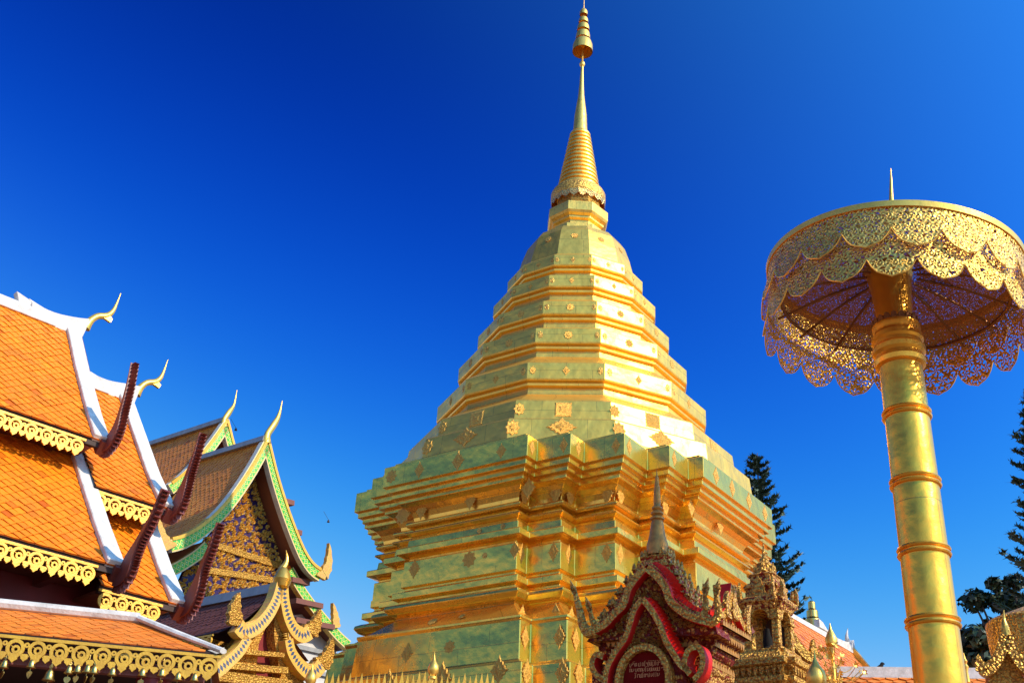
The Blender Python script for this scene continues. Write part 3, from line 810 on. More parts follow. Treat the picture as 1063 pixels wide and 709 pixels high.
mb = MB(); mb.lathe([(RS, ZS1 + .03), (.6, ZS1 + .22), (.2, ZS1 + .40), (.05, ZS1 + .50)], PB, 60, cap=False)
tilt(mb).build('roof_lattice', M['roofil'], par, smooth=True, recalc=False)
mb = MB(); mb.lathe([(.93, 6.84), (.6, 6.96), (.22, 7.08)], PB, 60, cap=False)
tilt(mb).build('ceiling_lattice', M['roofil'], par, smooth=True, recalc=False)
for k in range(16):
    a = k * 22.5 + 6; mb = MB()
    mb.tube([PB + hd(a) * .20 + ZZ * 7.05, PB + hd(a) * .6 + ZZ * 6.965, PB + hd(a) * 1.01 + ZZ * 6.81], .013, 6)
    tilt(mb).build('rib', M['bronze'], par, smooth=True)
mb = MB(); mb.tube([PB + hd(a) * .93 + ZZ * 6.83 for a in range(0, 361, 6)], .016, 6, cap=False)
tilt(mb).build('ring_brace', M['bronze'], par, smooth=True)
mb = MB(); mb.lathe([(.05, ZS1 + .46), (.075, ZS1 + .53), (.05, ZS1 + .60), (.03, ZS1 + .66), (.045, ZS1 + .70), (.02, ZS1 + .78), (.012, ZS1 + .98), (.003, ZS1 + 1.12)], PB, 16)
tilt(mb).build('finial', M['goldsolid'], par, smooth=True)

# ------------------------------------------------------------------ orange-tiled hall with two telescoped roofs (left)
UA = 44.15
U, Nn = hd(UA), hd(UA + 90)
E1 = at(125, 590, 10.5); E1.z = 0
def hw(s, n, z): return E1 + U * s + Nn * n + ZZ * z
fA = lambda n, z, s: hw(s, n, z)          # path frame: (n, z) with s along the ridge
hall = thing('orange_tiled_hall', hw(-5, -2.6, 0), 'hall at the left with bright orange tiled roofs in two steps and white bargeboards', 'hall')
def hall_tier(s0, s1, up, lo, ridge_n, nm):
    for side in (1, -1):
        f = lambda n, side=side: n if side > 0 else 2 * ridge_n - n
        for path, kind in ((up, 'upper_roof'), (lo, 'lower_roof')):
            mb = MB(); P = [(f(a), b) for a, b in path]
            if side > 0:
                tiles(mb, P, s0, s1 - .02, fA, .128, .066, .015, point=.98, gap=.90)
            else:
                for i in range(len(P) - 1): mb.face([hw(s0, *P[i]), hw(s1, *P[i]), hw(s1, *P[i + 1]), hw(s0, *P[i + 1])])
            mb.build(kind, [M['tile'], M['under']], hall, merge=False, recalc=side < 0)
            # white bargeboard lying on the roof's edge, with its oxblood face
            mb = MB(); e = list(P)
            mb.ribbon([(a, b + .012) for a, b in e], .10, lambda n, z, t: hw(t, n, z), s1 - .145, s1 + .02)
            mb.build('white_bargeboard', M['white'], hall, bevel=.008)
            mb = MB(); mb.ribbon([(a, b - .07) for a, b in e], .15, lambda n, z, t: hw(t, n, z), s1 - .06, s1 + .04)
            mb.build('bargeboard_face', M['redwood'], hall)
    for path in (up, lo):
        n0, z0 = path[0]
        mb = MB(); mb.box(hw(s0, n0 - .075, z0 - .06), U * (s1 - s0 - .02), Nn * .055, ZZ * .08); mb.build('eave_board', M['darkwood'], hall)
        mb = MB(); lace(mb, lambda l, z, d: hw(l, n0 - .02 + d, z), s0, s1 - .20, z0 - .035, .155, .19, .02)
        mb.build('pierced_valance', M['goldpaint'], hall)
        mb = MB(); mb.box(hw(s0, n0 - .75, z0 - .06), U * (s1 - s0 - .1), Nn * .70, ZZ * .03); mb.build('soffit', M['soffit'], hall)
# A1 is the taller roof; A2 steps down and reaches further
A1u, A1l = [(-.98, 6.07), (-1.35, 6.46), (-2.0, 7.20), (-2.60, 7.93)], [(0, 4.59), (-.5, 5.06), (-1.6, 6.16)]
A2u, A2l = [(-.91, 5.58), (-1.4, 6.05), (-2.62, 7.38)], [(-.27, 4.48), (-.7, 4.89), (-1.3, 5.52)]
hall_tier(-3.6, 0, A1u, A1l, -2.60, 'a')
hall_tier(-.03, .80, A2u, A2l, -2.62, 'b')
def ridge(s0, s1, n, z, rise):
    mb = MB()
    mb.prism([(-.10, -.10), (.10, -.10), (.085, .02), (.05, .05), (-.05, .05), (-.085, .02)], lambda a, b, t: hw(t, n + a, z + b), s0, s1 - .3)
    # stepped blocks and the swept-up end
    for q0, q1, h in ((-.75, -.52, .11), (-.60, -.38, .085)):
        mb.prism([(s1 + q0, z + .03), (s1 + q1 + .2, z + .03), (s1 + q0 + .02, z + .03 + h), (s1 + q0 - .06, z + .05 + h)], lambda a, b, t: hw(a, n + t, b), -.05, .05)
    top = sp2([(s1 - .62, z + .09), (s1 - .35, z + .075), (s1 - .1, z + .12), (s1 + .06, z + rise)], 4)
    bot = [(s1 + .05, z + .02), (s1 + .03, z - .10), (s1 - .6, z - .10)]
    mb.prism(top + bot, lambda a, b, t: hw(a, n + t, b), -.075, .075)
    mb.build('white_ridge', M['white'], hall, bevel=.006)
def chofa_hall(s1, n, z, sc_=1.0):
    fr = lambda a, b: hw(s1 + a * sc_, n, z + b * sc_)
    mb = MB(); horn(mb, [fr(.06, -.02), fr(.10, .10), fr(.17, .19), fr(.27, .24), fr(.33, .33), fr(.355, .46), fr(.37, .60)], .062 * sc_, up=Nn, flat=.7)
    mb.prism([(.22, .20), (.33, .17), (.345, .22), (.30, .25), (.25, .26)], lambda a, b, t: hw(s1 + a * sc_, n + t, z + b * sc_), -.02, .02)
    mb.build('gilded_ridge_horn', M['chofa'], hall, smooth=True)
ridge(-3.6, .02, -2.60, 7.96, .17); chofa_hall(.02, -2.60, 8.05)
ridge(-.6, .82, -2.62, 7.41, .15); chofa_hall(.82, -2.62, 7.49, .95)
def hang_px(s1, pts, w):
    pl = Plane(hw(s1, 0, 0), UA)
    q = pl.pts(pts)               # s along -Nn? resolved through the plane itself
    mb = MB()
    mb.ribbon(sp2(q, 6), w, lambda a, b, t: pl.w(a, b, t), -.045, .045, 0, taper=lambda f: max(.06, (1 - f ** 1.5) * (.62 + .55 * math.sin(math.pi * min(1, f * 1.8)))), teeth=.06)
    mb.build('naga_eave_finial', M['redwood'], hall)
hang_px(.03, [(108, 464), (116, 459), (123, 446), (129, 426), (135, 403), (140, 378)], .17)
hang_px(.03, [(122, 602), (131, 596), (138, 580), (148, 560), (160, 538), (172, 508)], .19)
hang_px(.84, [(176, 533), (185, 527), (192, 510), (198, 492), (204, 474), (211, 450)], .18)
hang_px(.84, [(188, 634), (197, 628), (205, 612), (212, 590), (221, 568), (229, 543)], .20)
mb = MB()                                    # gable ends and side wall
for s1, up, lo in ((-.35, A1u, A1l), (.45, A2u, A2l)):
    P = [(lo[0][0] - .35, lo[0][1]), (up[0][0] - .35, lo[-1][1] - .25), (up[0][0] - .4, up[0][1]), (up[-1][0], up[-1][1] - .05)]
    out = P + [(-5.2 - a, b) for a, b in P[:-1]][::-1]
    mb.prism(out, lambda a, b, t, s1=s1: hw(s1 + t, a, b - .12), -.08, 0)
mb.build('gable_panel', M['redwood'], hall)
mb = MB(); mb.box(hw(-3.6, -.80, 0), U * 3.9, Nn * -.15, ZZ * 4.85); mb.build('side_wall', M['maroon'], hall)
mb = MB(); mb.box(hw(-2.02, -.80, 4.18), U * .30, Nn * .18, ZZ * .15); mb.build('wall_corbel', M['white'], hall, bevel=.01)
mb = MB(); mb.box(hw(-3.6, -.76, 4.02), U * 4.0, Nn * .34, ZZ * .13); mb.build('wall_beam', M['maroon'], hall, bevel=.01)

# ------------------------------------------------------------------ low gallery roof with bells under its eave (bottom left)
GV = 77.0
Gv, Gm = hd(GV), hd(GV + 90)
GC = at(228, 674, 9.0)
GB, GH = .72, .34
def gw(l, n, z): return GC + Gv * l + Gm * n + ZZ * z
gal = thing('gallery', gw(-1.4, -.7, -GC.z), 'low tiled gallery roof at the bottom left with brass bells under its yellow valance', 'gallery')
GL = 3.2
fG = lambda n, z, l: gw(l, n, z)
mb = MB()
tiles(mb, [(0, -.03), (-GB, GH - .03)], -GL, -.04, fG, .10, .062, .007, keep=lambda d, l: l < -d * .92 - .05, base_m=None)
mb.face([gw(-GL, 0, -.03), gw(-.02, 0, -.03), gw(-GB - .01, -GB, GH - .03), gw(-GL, -GB, GH - .03)], None, 1, 0)
mb.build('tiled_slope', [M['tile3'], M['under']], gal, merge=False, recalc=False)
mb = MB(); mb.face([gw(-.02, 0, -.035), gw(-.02, -3, -.035), gw(-GB, -3, GH - .035), gw(-GB, -GB, GH - .035)]); mb.build('end_slope', M['tile3'], gal)
mb = MB()
mb.tube([gw(.03, .03, -.015), gw(-GB * .5, -GB * .5, GH * .5 + .0), gw(-GB, -GB, GH + .01)], [.035, .045, .045], 8, flat=.6)
mb.tube([gw(-GB, -GB, GH + .01), gw(-GL, -GB, GH + .015)], .045, 8)
mb.build('white_hip_ridge', M['white'], gal, smooth=True)
mb = MB(); mb.box(gw(-GL, -.055, -.075), Gv * (GL - .02), Gm * .05, ZZ * .045); mb.build('eave_board', M['darkwood'], gal)
mb = MB(); lace(mb, lambda l, z, d: gw(l, .004 + d, z), -GL, .02, -.055, .15, .185, .016)
mb.build('pierced_valance', M['goldpaint'], gal)
mb = MB(); mb.box(gw(-GL, -.14, -.235), Gv * (GL - .08), Gm * .08, ZZ * .10); mb.build('eave_beam', M['pinkbeam'], gal)
mb = MB(); mb.box(gw(-GL, -1.6, -.13), Gv * (GL - .06), Gm * 1.45, ZZ * .03); mb.build('ceiling', M['darkwood'], gal)
mb = MB(); mb.box(gw(-GL, -1.55, -GC.z), Gv * (GL - .45), Gm * .12, ZZ * (GC.z - .12)); mb.build('back_wall', M['darkwood'], gal)
for l in (-2.6, -.45):
    mb = MB(); mb.lathe([(.14, 0), (.14, .2), (.10, .25), (.09, GC.z - .5), (.13, GC.z - .35), (.13, GC.z - .22)], gw(l, -.2, -GC.z), 16); mb.build('post', M['maroon'], gal, smooth=True)

def make_bell(loc, label):
    b = thing('brass_bell', loc, label, 'bell', 'brass bells hanging under the gallery eave')
    mb = MB(); mb.lathe([(.004, .0), (.012, -.004), (.020, -.016), (.024, -.032), (.028, -.050), (.035, -.060), (.034, -.063), (.020, -.055)], V(loc), 14, cap=False); mb.build('bell_body', M['bell'], b, smooth=True)
    mb = MB(); mb.tube([V(loc) + ZZ * .07, V(loc) + ZZ * .012], .0035, 5); mb.annulus(lambda s, z, d: V(loc) + Gv * s + ZZ * z + Gm * d, 0, .012, .011, .006, -.003, .003, 8); mb.build('hanger', M['bell'], b)
    mb = MB(); mb.tube([V(loc) - ZZ * .045, V(loc) - ZZ * .085], .002, 4)
    mb.prism([(-.004, -.083), (-.020, -.088), (-.026, -.100), (-.018, -.118), (0, -.138), (.018, -.118), (.026, -.100), (.020, -.088), (.004, -.083)], lambda s, z, d: V(loc) + (Gv * .8 + Gm * .6) * s + ZZ * z + (Gm * .8 - Gv * .6) * d, -.002, .002)
    mb.build('leaf_clapper', M['bell'], b)
    return b
blist = [(-2, 688, 'brass bell at the left edge of the picture, first in the row'), (6, 689, 'brass bell beside the left edge of the picture, second in the row'), (34, 689, 'small brass bell with a large heart-shaped clapper, left part of the row'), (53, 699, 'largest low-hanging bell on a long hanger, left part of the row'),
         (73, 695, 'brass bell in a close pair, left one of the pair nearest the long hanger'), (82, 694, 'brass bell in a close pair, right one of the pair nearest the long hanger'), (92, 694, 'brass bell left of the middle pair, below the fourth scroll'), (99, 695, 'brass bell just right of its close neighbour in the middle of the row'),
         (118, 697, 'single brass bell in the middle of the row with gaps on both sides'), (149, 698, 'single brass bell right of the middle, fourth from the right end'), (169, 698, 'brass bell third from the right end of the row'), (186, 702, 'brass bell second from the right end of the row'), (203, 703, 'rightmost brass bell below the gallery corner')]
pl = Plane(gw(0, .014, 0), GV + 90)
b0 = None
for i, (x, y, lab) in enumerate(blist):
    s_, z_ = pl.st(x, y - 5); p = pl.P0 + pl.s * s_; p.z += z_
    if b0 is None: b0 = make_bell(p, lab)
    else:
        c = dup(b0, p, lab, random.uniform(-.5, .5))
    if i == 3:
        c.scale = (1.35, 1.35, 1.35)

# ------------------------------------------------------------------ viharn with green mosaic gables (behind the hall)
BA = 125.0
PBp = Plane(V((at(276, 461, 26).x, at(276, 461, 26).y, 0)), BA)
vih = thing('mosaic_gabled_viharn', PBp.P0 - PBp.n * 3, 'viharn with green glass mosaic gables and gilded blue tympanum behind the orange hall', 'viharn')
def offs(pl, d):
    return Plane(pl.P0 + pl.n * d, BA)
def gable_tier(pl, Lp, Rp, depth, tipL, tipR, w=.27):
    """bargeboards traced on the plane, roofs running back from them"""
    L2, R2 = sp2(pl.pts(Lp), 4), sp2(pl.pts(Rp), 4)
    for P, tip in ((L2, tipL), (R2, tipR)):
        if not P: continue
        mb = MB(); mb.ribbon(P, w, pl.w, -.10, .05, 0, 1)
        mb.build('mosaic_bargeboard', [M['green'], M['cream']], vih)
        mb = MB()
        sg = 1 if P[-1][0] > P[0][0] else -1
        up = [(a, b + .16) for a, b in P]
        mb.ribbon(up if sg < 0 else up[::-1], .07, pl.w, -.13, .07, 0, teeth=.09)
        mb.build('crest_of_leaves', M['goldpaint'], vih)
        if tip:
            a, b = pl.st(*tip)
            mb = MB(); e = P[-1]; flame(mb, lambda s, z, d: pl.w(s, z, d), (e[0], e[1] - .05), (a, b), w * 1.15, .10, 0, -.22 * sg, 4)
            mb.build('naga_head_finial', M['goldblue'], vih)
        # the roof behind
        mb = MB(); tp = [(a, b + .13) for a, b in (P if P[0][1] < P[-1][1] else P[::-1])]
        if sg < 0: tiles(mb, tp, .05, depth, lambda s, z, t: pl.w(s, z, -t), .155, .105, .016, point=.5)
        else:
            for i in range(len(tp) - 1): mb.face([pl.w(*tp[i], 0), pl.w(*tp[i], -depth), pl.w(*tp[i + 1], -depth), pl.w(*tp[i + 1], 0)])
        mb.build('tiled_slope', [M['tile2'], M['under']], vih, merge=False, recalc=sg > 0)
        mb = MB(); sf = [(a, b - .10) for a, b in P]
        for i in range(len(sf) - 1): mb.face([pl.w(*sf[i], -.05), pl.w(*sf[i], -depth), pl.w(*sf[i + 1], -depth), pl.w(*sf[i + 1], -.05)])
        mb.build('rafter_boards', M['soffit'], vih, recalc=False)
fr_L = [(276, 462), (262, 487), (245, 513), (228, 534), (208, 552), (190, 563), (176, 567)]
fr_R = [(276, 462), (284, 495), (293, 525), (303, 553), (313, 577), (322, 591), (331, 598)]
gable_tier(PBp, fr_L, fr_R, 2.6, (163, 537), (339, 564))
B2 = offs(PBp, -2.7)
gable_tier(B2, [(234, 442), (222, 459), (208, 477), (193, 494), (176, 508)], [(234, 442), (240, 466), (249, 492), (259, 520)], 9, None, None)
def lower_tier(pl, P, depth, tip):
    Q = sp2(pl.pts(P), 4); sg = 1 if Q[-1][0] > Q[0][0] else -1
    mb = MB(); mb.ribbon(Q, .25, pl.w, -.10, .05); mb.build('mosaic_bargeboard', [M['green'], M['cream']], vih)
    mb = MB(); tp = [(a, b + .12) for a, b in Q]
    for i in range(len(tp) - 1): mb.face([pl.w(*tp[i], 0), pl.w(*tp[i], -depth), pl.w(*tp[i + 1], -depth), pl.w(*tp[i + 1], 0)])
    mb.build('tiled_slope', M['tile2'], vih)
    mb = MB(); sf = [(a, b - .10) for a, b in Q]
    for i in range(len(sf) - 1): mb.face([pl.w(*sf[i], -.05), pl.w(*sf[i], -depth), pl.w(*sf[i + 1], -depth), pl.w(*sf[i + 1], -.05)])
    mb.build('rafter_boards', M['soffit'], vih, recalc=False)
    if tip:
        a, b = pl.st(*tip[1]); c, d = pl.st(*tip[0])
        mb = MB(); flame(mb, lambda s, z, t: pl.w(s, z, t), (c, d), (a, b), .26, .10, 0, -.1 * sg, 4); mb.build('naga_head_finial', M['goldblue'], vih)
lower_tier(offs(PBp, -.25), [(300, 592), (311, 611), (323, 628), (337, 645), (350, 660), (361, 670)], 3, ((346, 652), (343, 626)))
lower_tier(offs(PBp, -.25), [(214, 567), (204, 576), (192, 584), (180, 591), (166, 596)], 3, None)
# ridge caps and horns
def rline(pl, depth, apex, w=.12, mat='grey'):
    s_, z_ = pl.st(*apex); mb = MB()
    mb.prism([(-w, -.08), (w, -.08), (w * .8, .06), (-w * .8, .06)], lambda a, b, t: pl.w(s_ + a, z_ + .14 + b, -t), .0, depth)
    mb.build('ridge_cap', M[mat], vih)
rline(PBp, 2.7, (276, 461)); rline(B2, 9, (234, 441))
def vhorn(pl, pts, r):
    mb = MB(); horn(mb, [pl.w(*pl.st(*q)) for q in pts], r, up=pl.n, flat=.7); mb.build('gilded_ridge_horn', M['chofa'], vih, smooth=True)
vhorn(PBp, [(277, 460), (278, 451), (283, 443), (288, 435), (291, 426), (293, 416)], .13)
vhorn(B2, [(233, 443), (233, 436), (238, 428), (243, 420), (246, 405)], .12)
# tympanum, set back under the eaves
BT = offs(PBp, -.60)
tyo = BT.pts([(272, 482), (281, 505), (290, 535), (299, 566), (306, 590), (309, 606), (196, 640), (183, 612), (196, 583), (212, 562), (232, 540), (250, 515)])
mb = MB(); mb.prism(tyo, BT.w, -.10, 0); mb.build('blue_mosaic_tympanum', M['bluemos'], vih)
def in_poly(P):
    def f(x, y):
        c = False; j = len(P) - 1
        for i in range(len(P)):
            if (P[i][1] > y) != (P[j][1] > y) and x < (P[j][0] - P[i][0]) * (y - P[i][1]) / (P[j][1] - P[i][1]) + P[i][0]: c = not c
            j = i
        return c
    return f
xs, zs = [p[0] for p in tyo], [p[1] for p in tyo]
mb = MB(); scrolls(mb, BT.w, in_poly(tyo), (min(xs), max(xs), min(zs), max(zs)), 760, .05, .20, .003, 3, 0, .05); mb.build('gilded_scrollwork', M['scroll'], vih, recalc=False)
mb = MB()
for a, b in (((222, 566), (297, 590)), ((203, 590), (306, 606))):
    mb.ribbon([BT.st(*a), BT.st(*b)], .14, BT.w, .0, .07)
mb.build('tympanum_rail', M['carvedgold'], vih)
for a, b in (((296, 517), (310, 521)), ((302, 548), (318, 552)), ((308, 600), (326, 604)), ((312, 622), (340, 628)), ((312, 642), (352, 650))):
    mb = MB(); p, q = PBp.st(*a), PBp.st(*b); mb.ribbon([p, q], .12, PBp.w, -.9, -.14); mb.build('purlin', M['soffit'], vih)
mb = MB()
pw_ = BT.pts([(292, 640), (322, 636), (350, 672), (352, 720), (285, 720)])
mb.prism(pw_, BT.w, -.3, -.02); mb.build('pale_front_wall', M['wall'], vih)
for (a, b) in (((296, 668), (352, 681)), ((296, 691), (352, 703))):
    mb = MB(); mb.ribbon([BT.st(*a), BT.st(*b)], .10, BT.w, -.02, .05); mb.build('wall_moulding', M['grey'], vih)
mb = MB(); zlow = BT.st(300, 720)[1]
mb.box(BT.w(-2.4, 0, -9), BT.s * 4.4, BT.n * 8.6, ZZ * (zlow + .6)); mb.build('hall_body', M['wall'], vih)
mb = MB(); mb.box(BT.w(-1.35, zlow + .5, -8.8), BT.s * 2.7, BT.n * 8.5, ZZ * 1.15); mb.build('upper_wall', M['soffit'], vih)

# gilded porch standing before the viharn
PA = 125.0
p0 = at(290, 603, 17.5)
PP = Plane(V((p0.x, p0.y, 0)), PA)
por = thing('gilded_porch', PP.P0 - PP.n, 'small gilded porch with naga bargeboards and dark tiled roof in front of the viharn', 'porch')
def pribbon(P, w, name='naga_bargeboard', mat='goldblue', d0=-.07, d1=.085, tip=None, pl=PP, bend=-.2):
    Q = sp2(pl.pts(P), 5); mb = MB(); mb.ribbon(Q, w, pl.w, d0, d1, taper=lambda f: .8 + .35 * f); 
    sg = 1 if Q[-1][0] > Q[0][0] else -1
    up = [(a, b + w * .55) for a, b in Q]; mb.ribbon(up if sg < 0 else up[::-1], .045, pl.w, d0 + .025, d1 - .025, 0, teeth=.07)
    o = mb.build(name, M[mat], por)
    if tip:
        a, b = pl.st(*tip); e = Q[-1]; mb = MB(); flame(mb, pl.w, (e[0], e[1]), (a, b), w * 1.4, .08, 0, bend * sg, 4); mb.build('naga_head', M['carvedgold'], o)
pribbon([(288, 606), (283, 624), (274, 640), (262, 652), (250, 656), (244, 650)], .205, tip=(246, 615))
pribbon([(291, 606), (292, 624), (296, 642), (303, 655), (311, 660), (318, 656)], .205, tip=(329, 632))
pribbon([(254, 662), (246, 675), (235, 686), (221, 697), (210, 702)], .19)
pribbon([(296, 664), (299, 677), (307, 690), (316, 698), (324, 697), (330, 690)], .205, tip=(342, 662))
mb = MB(); horn(mb, [PP.w(*PP.st(*q)) for q in ((289, 612), (289, 603), (291, 594), (296, 586), (298, 579), (297, 571))], .094, up=PP.n)
mb.lathe([(.02, .0), (.11, .04), (.145, .15), (.095, .275), (.045, .34)], PP.w(PP.st(289, 612)[0], PP.st(289, 612)[1], .05), 14)
mb.build('onion_finial', M['chofa'], por, smooth=True)
mb = MB(); mb.prism(PP.pts([(287, 612), (280, 632), (268, 648), (252, 662), (232, 690), (222, 720), (268, 720), (272, 668), (284, 640)]), PP.w, -.25, -.075); mb.build('carved_panel', M['carvedgold'], por)
mb = MB(); mb.prism(PP.pts([(290, 615), (292, 640), (298, 665), (310, 690), (326, 720), (296, 720), (293, 690), (288, 660)]), PP.w, -.25, -.075); mb.build('carved_panel', M['carvedgold'], por)
mb = MB(); mb.prism(PP.pts([(288, 622), (290, 655), (294, 690), (300, 725), (262, 725), (270, 670), (282, 640)]), PP.w, -.46, -.26); mb.build('red_door_panel', M['maroon'], por)
for (a, b, w_) in (((214, 700), (300, 711), .14), ((226, 690), (296, 696), .09), ((240, 676), (292, 680), .065)):
    mb = MB(); mb.ribbon([PP.st(*a), PP.st(*b)], w_, PP.w, -.08, .07); mb.build('gilded_moulding', M['carvedgold'], por)
sA, zA = PP.st(289, 612)
mb = MB(); lp = [(sA - .89, zA - .86), (sA - .5, zA - .61), (sA - .21, zA - .30), (sA, zA + .0)]
tiles(mb, lp, .09, 3.1, lambda s, z, t: PP.w(s, z, -t), .125, .085, .013, point=.4)
mb.build('dark_tiled_roof', [M['tile4'], M['under']], por, merge=False, recalc=False)
mb = MB(); rp = [(2 * sA - a, b) for a, b in lp]
for i in range(3): mb.face([PP.w(*rp[i], -.09), PP.w(*rp[i], -3.1), PP.w(*rp[i + 1], -3.1), PP.w(*rp[i + 1], -.09)])
mb.build('dark_tiled_roof', M['tile4'], por)
mb = MB(); mb.prism([(-.09, -.05), (.09, -.05), (.07, .095), (-.07, .095)], lambda a, b, t: PP.w(sA + a, zA + b, -t), .09, 3.1); mb.build('grey_ridge_cap', M['grey'], por)
mb = MB(); lace(mb, lambda l, z, d: PP.w(sA - .91 - d, z, -l), .17, 3.0, zA - .885, .14, .17, .025); mb.build('pierced_valance', M['goldpaint'], por)
mb = MB(); mb.box(PP.w(sA - .71, 0, -3.0), PP.s * 1.42, PP.n * 2.5, ZZ * (zA - .84)); mb.build('porch_body', M['carvedgold'], por)
mb = MB(); q = PP.st(181, 658); mb.prism([(sA - 1.25, zA - 1.31), (sA - .75, zA - 1.1), (sA - .75, zA - 1.03), (sA - 1.3, zA - 1.24)], lambda s, z, t: PP.w(s, z, -t), .09, 2.9); mb.build('lower_eave', M['grey'], por)

# little bells hanging from the viharn's eaves
for x, y, lab in ((338, 541, 'tiny dark wind bell hanging under the right mosaic gable against the sky'), (336, 600, 'tiny dark wind bell below the naga head of the right mosaic gable'), (242, 446, 'tiny pale wind bell beside the rear ridge horn of the mosaic viharn')):
    p = PBp.w(*PBp.st(x, y), .1); bt = thing('wind_bell', p, lab, 'bell')
    # hangs by a wire from the bargeboard above it
    mb = MB(); mb.lathe([(.008, .02), (.02, .012), (.028, -.02), (.036, -.04)], p, 10); mb.build('bell_body', M['darkwood'], bt, smooth=True)
    mb = MB(); mb.tube([p + ZZ * .02, p + ZZ * .08 - PBp.s * .08, p + ZZ * .18 - PBp.s * .20], .004, 5); mb.build('wire', M['darkwood'], bt)

# ------------------------------------------------------------------ red and gilt shrine before the chedi
SF = Plane(V((at(668, 640, 10).x, at(668, 640, 10).y, 0)), 212.8)
shr = thing('gilded_red_shrine', SF.w(.06, 0, -.55), 'carved red and gilt shrine with naga pediment, round red plaque and thin spire', 'shrine')
def sbox(mb, s0, s1, d0, d1, z0, z1, m=0): mb.box(SF.w(s0, z0, d0), SF.s * (s1 - s0), SF.n * (d1 - d0), ZZ * (z1 - z0), m)
CS, CD, YS = .06, -.38, .56                                     # axis of the shrine on the plane
def sq(r, z, cut=.28):
    """redented square ring"""
    a, b = r, r * (1 - cut); o = []
    for x, y in ((a, -b), (a, b), (b, b), (b, a), (-b, a), (-b, b), (-a, b), (-a, -b), (-b, -b), (-b, -a), (b, -a), (b, -b)):
        o.append(SF.w(CS + x, z, CD + y * YS))
    return o[::-1]
def sqpart(prof, name, mat, cut=.2, par_=None, bev=.006):
    mb = MB(); rg = [sq(r, z, cut) for r, z in prof]; mb.loft(rg); mb.face(rg[-1]); mb.face(rg[0][::-1])
    return mb.build(name, mat, par_ or shr, bevel=bev)
sqpart([(.80, 0), (.80, .35), (.70, .4), (.66, .6), (.56, .75), (.54, 3.2), (.50, 3.3)], 'pedestal', M['carvedred'])
sqpart([(.47, 3.3), (.47, 3.92), (.50, 3.95), (.50, 3.99), (.46, 4.02), (.47, 4.08)], 'body', M['carved'])
sqpart([(.48, 4.075), (.51, 4.11), (.51, 4.14), (.54, 4.155), (.54, 4.20), (.58, 4.215), (.59, 4.29), (.63, 4.305), (.64, 4.34), (.60, 4.36)], 'cornice', M['shrinered'])
cor = shr.children[-1]
for z0_, r_, k_, hh_, up_ in ((4.145, .532, 17, .05, 1), (4.205, .575, 19, .075, -1), (4.30, .632, 21, .05, 1), (3.985, .49, 15, .055, 1)):
    for sd in range(4):
        a = [SF.s, -SF.n, -SF.s, SF.n][sd]; tv = [SF.n, SF.s, -SF.n, -SF.s][sd]; mb = MB()
        ka, kt = (1, YS) if sd in (0, 2) else (YS, 1); kk = int(k_ * (.6 if sd in (0, 2) else 1))
        for j in range(kk):
            p = SF.w(CS, z0_, CD) + a * r_ * ka + tv * ((j + .5) / kk * 2 - 1) * r_ * .80 * kt; w_ = r_ * .78 * kt / kk
            q = [(-w_, 0), (w_, 0), (w_ * .9, hh_ * .5), (0, hh_), (-w_ * .9, hh_ * .5)] if up_ > 0 else [(-w_, hh_), (-w_ * .9, hh_ * .5), (0, 0), (w_ * .9, hh_ * .5), (w_, hh_)]
            mb.prism(q, lambda s, z, d, p=p, a=a, tv=tv: p + tv * s + ZZ * z + a * d, -.01, .014)
        mb.box(SF.w(CS, z0_ + (0 if up_ > 0 else hh_ - .012), CD) + a * (r_ * ka - .01) - tv * r_ * .8 * kt, a * .02, tv * 1.6 * r_ * kt, ZZ * .012)
        mb.build('row_of_lotus_petals', M['oldgold'], cor)
zt = 4.355; CS = -.06
for i in range(7):
    r0 = .54 - i * .068; h = .113
    sqpart([(r0, zt), (r0 + .015, zt + .03), (r0 + .015, zt + .05), (r0 - .03, zt + .065), (r0 - .045, zt + h)], 'roof_tier', M['carvedred']); tier_ = shr.children[-1]
    mb = MB()
    for sd in range(4):
        a = [SF.s, -SF.n, -SF.s, SF.n][sd]; tv = [SF.n, SF.s, -SF.n, -SF.s][sd]; k = max(3, int(r0 * (YS if sd in (0, 2) else 1) / .055))
        for j in range(k):
            ka, kt = (1, YS) if sd in (0, 2) else (YS, 1)
            p = SF.w(CS, zt + .05, CD) + a * (r0 * ka + .008) + tv * ((j + .5) / k * 2 - 1) * r0 * .97 * kt
            mb.prism([(-.022, -.012), (.022, -.012), (.018, .03), (0, .065), (-.018, .03)], lambda s, z, d, p=p, a=a, tv=tv: p + tv * s + ZZ * z + a * d, -.01, .008)
        ka, kt = (1, YS) if sd in (0, 2) else (YS, 1)
        mb.box(SF.w(CS, zt + .035, CD) + a * (r0 * ka - .012) - tv * r0 * kt, a * .024, tv * 2 * r0 * kt, ZZ * .012)
    mb.build('row_of_leaf_antefixes', M['carvedgold'], tier_)
    zt += h
zt_ap = at(682, 566, 10.38).z; zt_tip = at(680, 488, 10.38).z; ax = SF.w(CS, 0, CD)
zl = lambda f: zt_ap + (zt_tip - zt_ap) * f
mb = MB(); mb.lathe([(.10, zt - .05), (.10, zl(0)), (.088, zl(.05)), (.075, zl(.12)), (.06, zl(.26)), (.05, zl(.31))], ax, 24); mb.build('spire_bell', M['oldgold'], shr, smooth=True)
mb = MB(); pr = [(.05, zl(.30))]
for f, r in ((.33, .066), (.40, .058), (.47, .05)): pr += [(r * .7, zl(f - .025)), (r, zl(f - .005)), (r, zl(f + .015)), (r * .7, zl(f + .035))]
pr += [(.03, zl(.52)), (.034, zl(.56)), (.028, zl(.72)), (.016, zl(.86)), (.018, zl(.88)), (.006, zl(.92)), (.002, zl(1))]
mb.lathe(pr, ax, 20); mb.build('spire', M['oldgold'], shr, smooth=True)

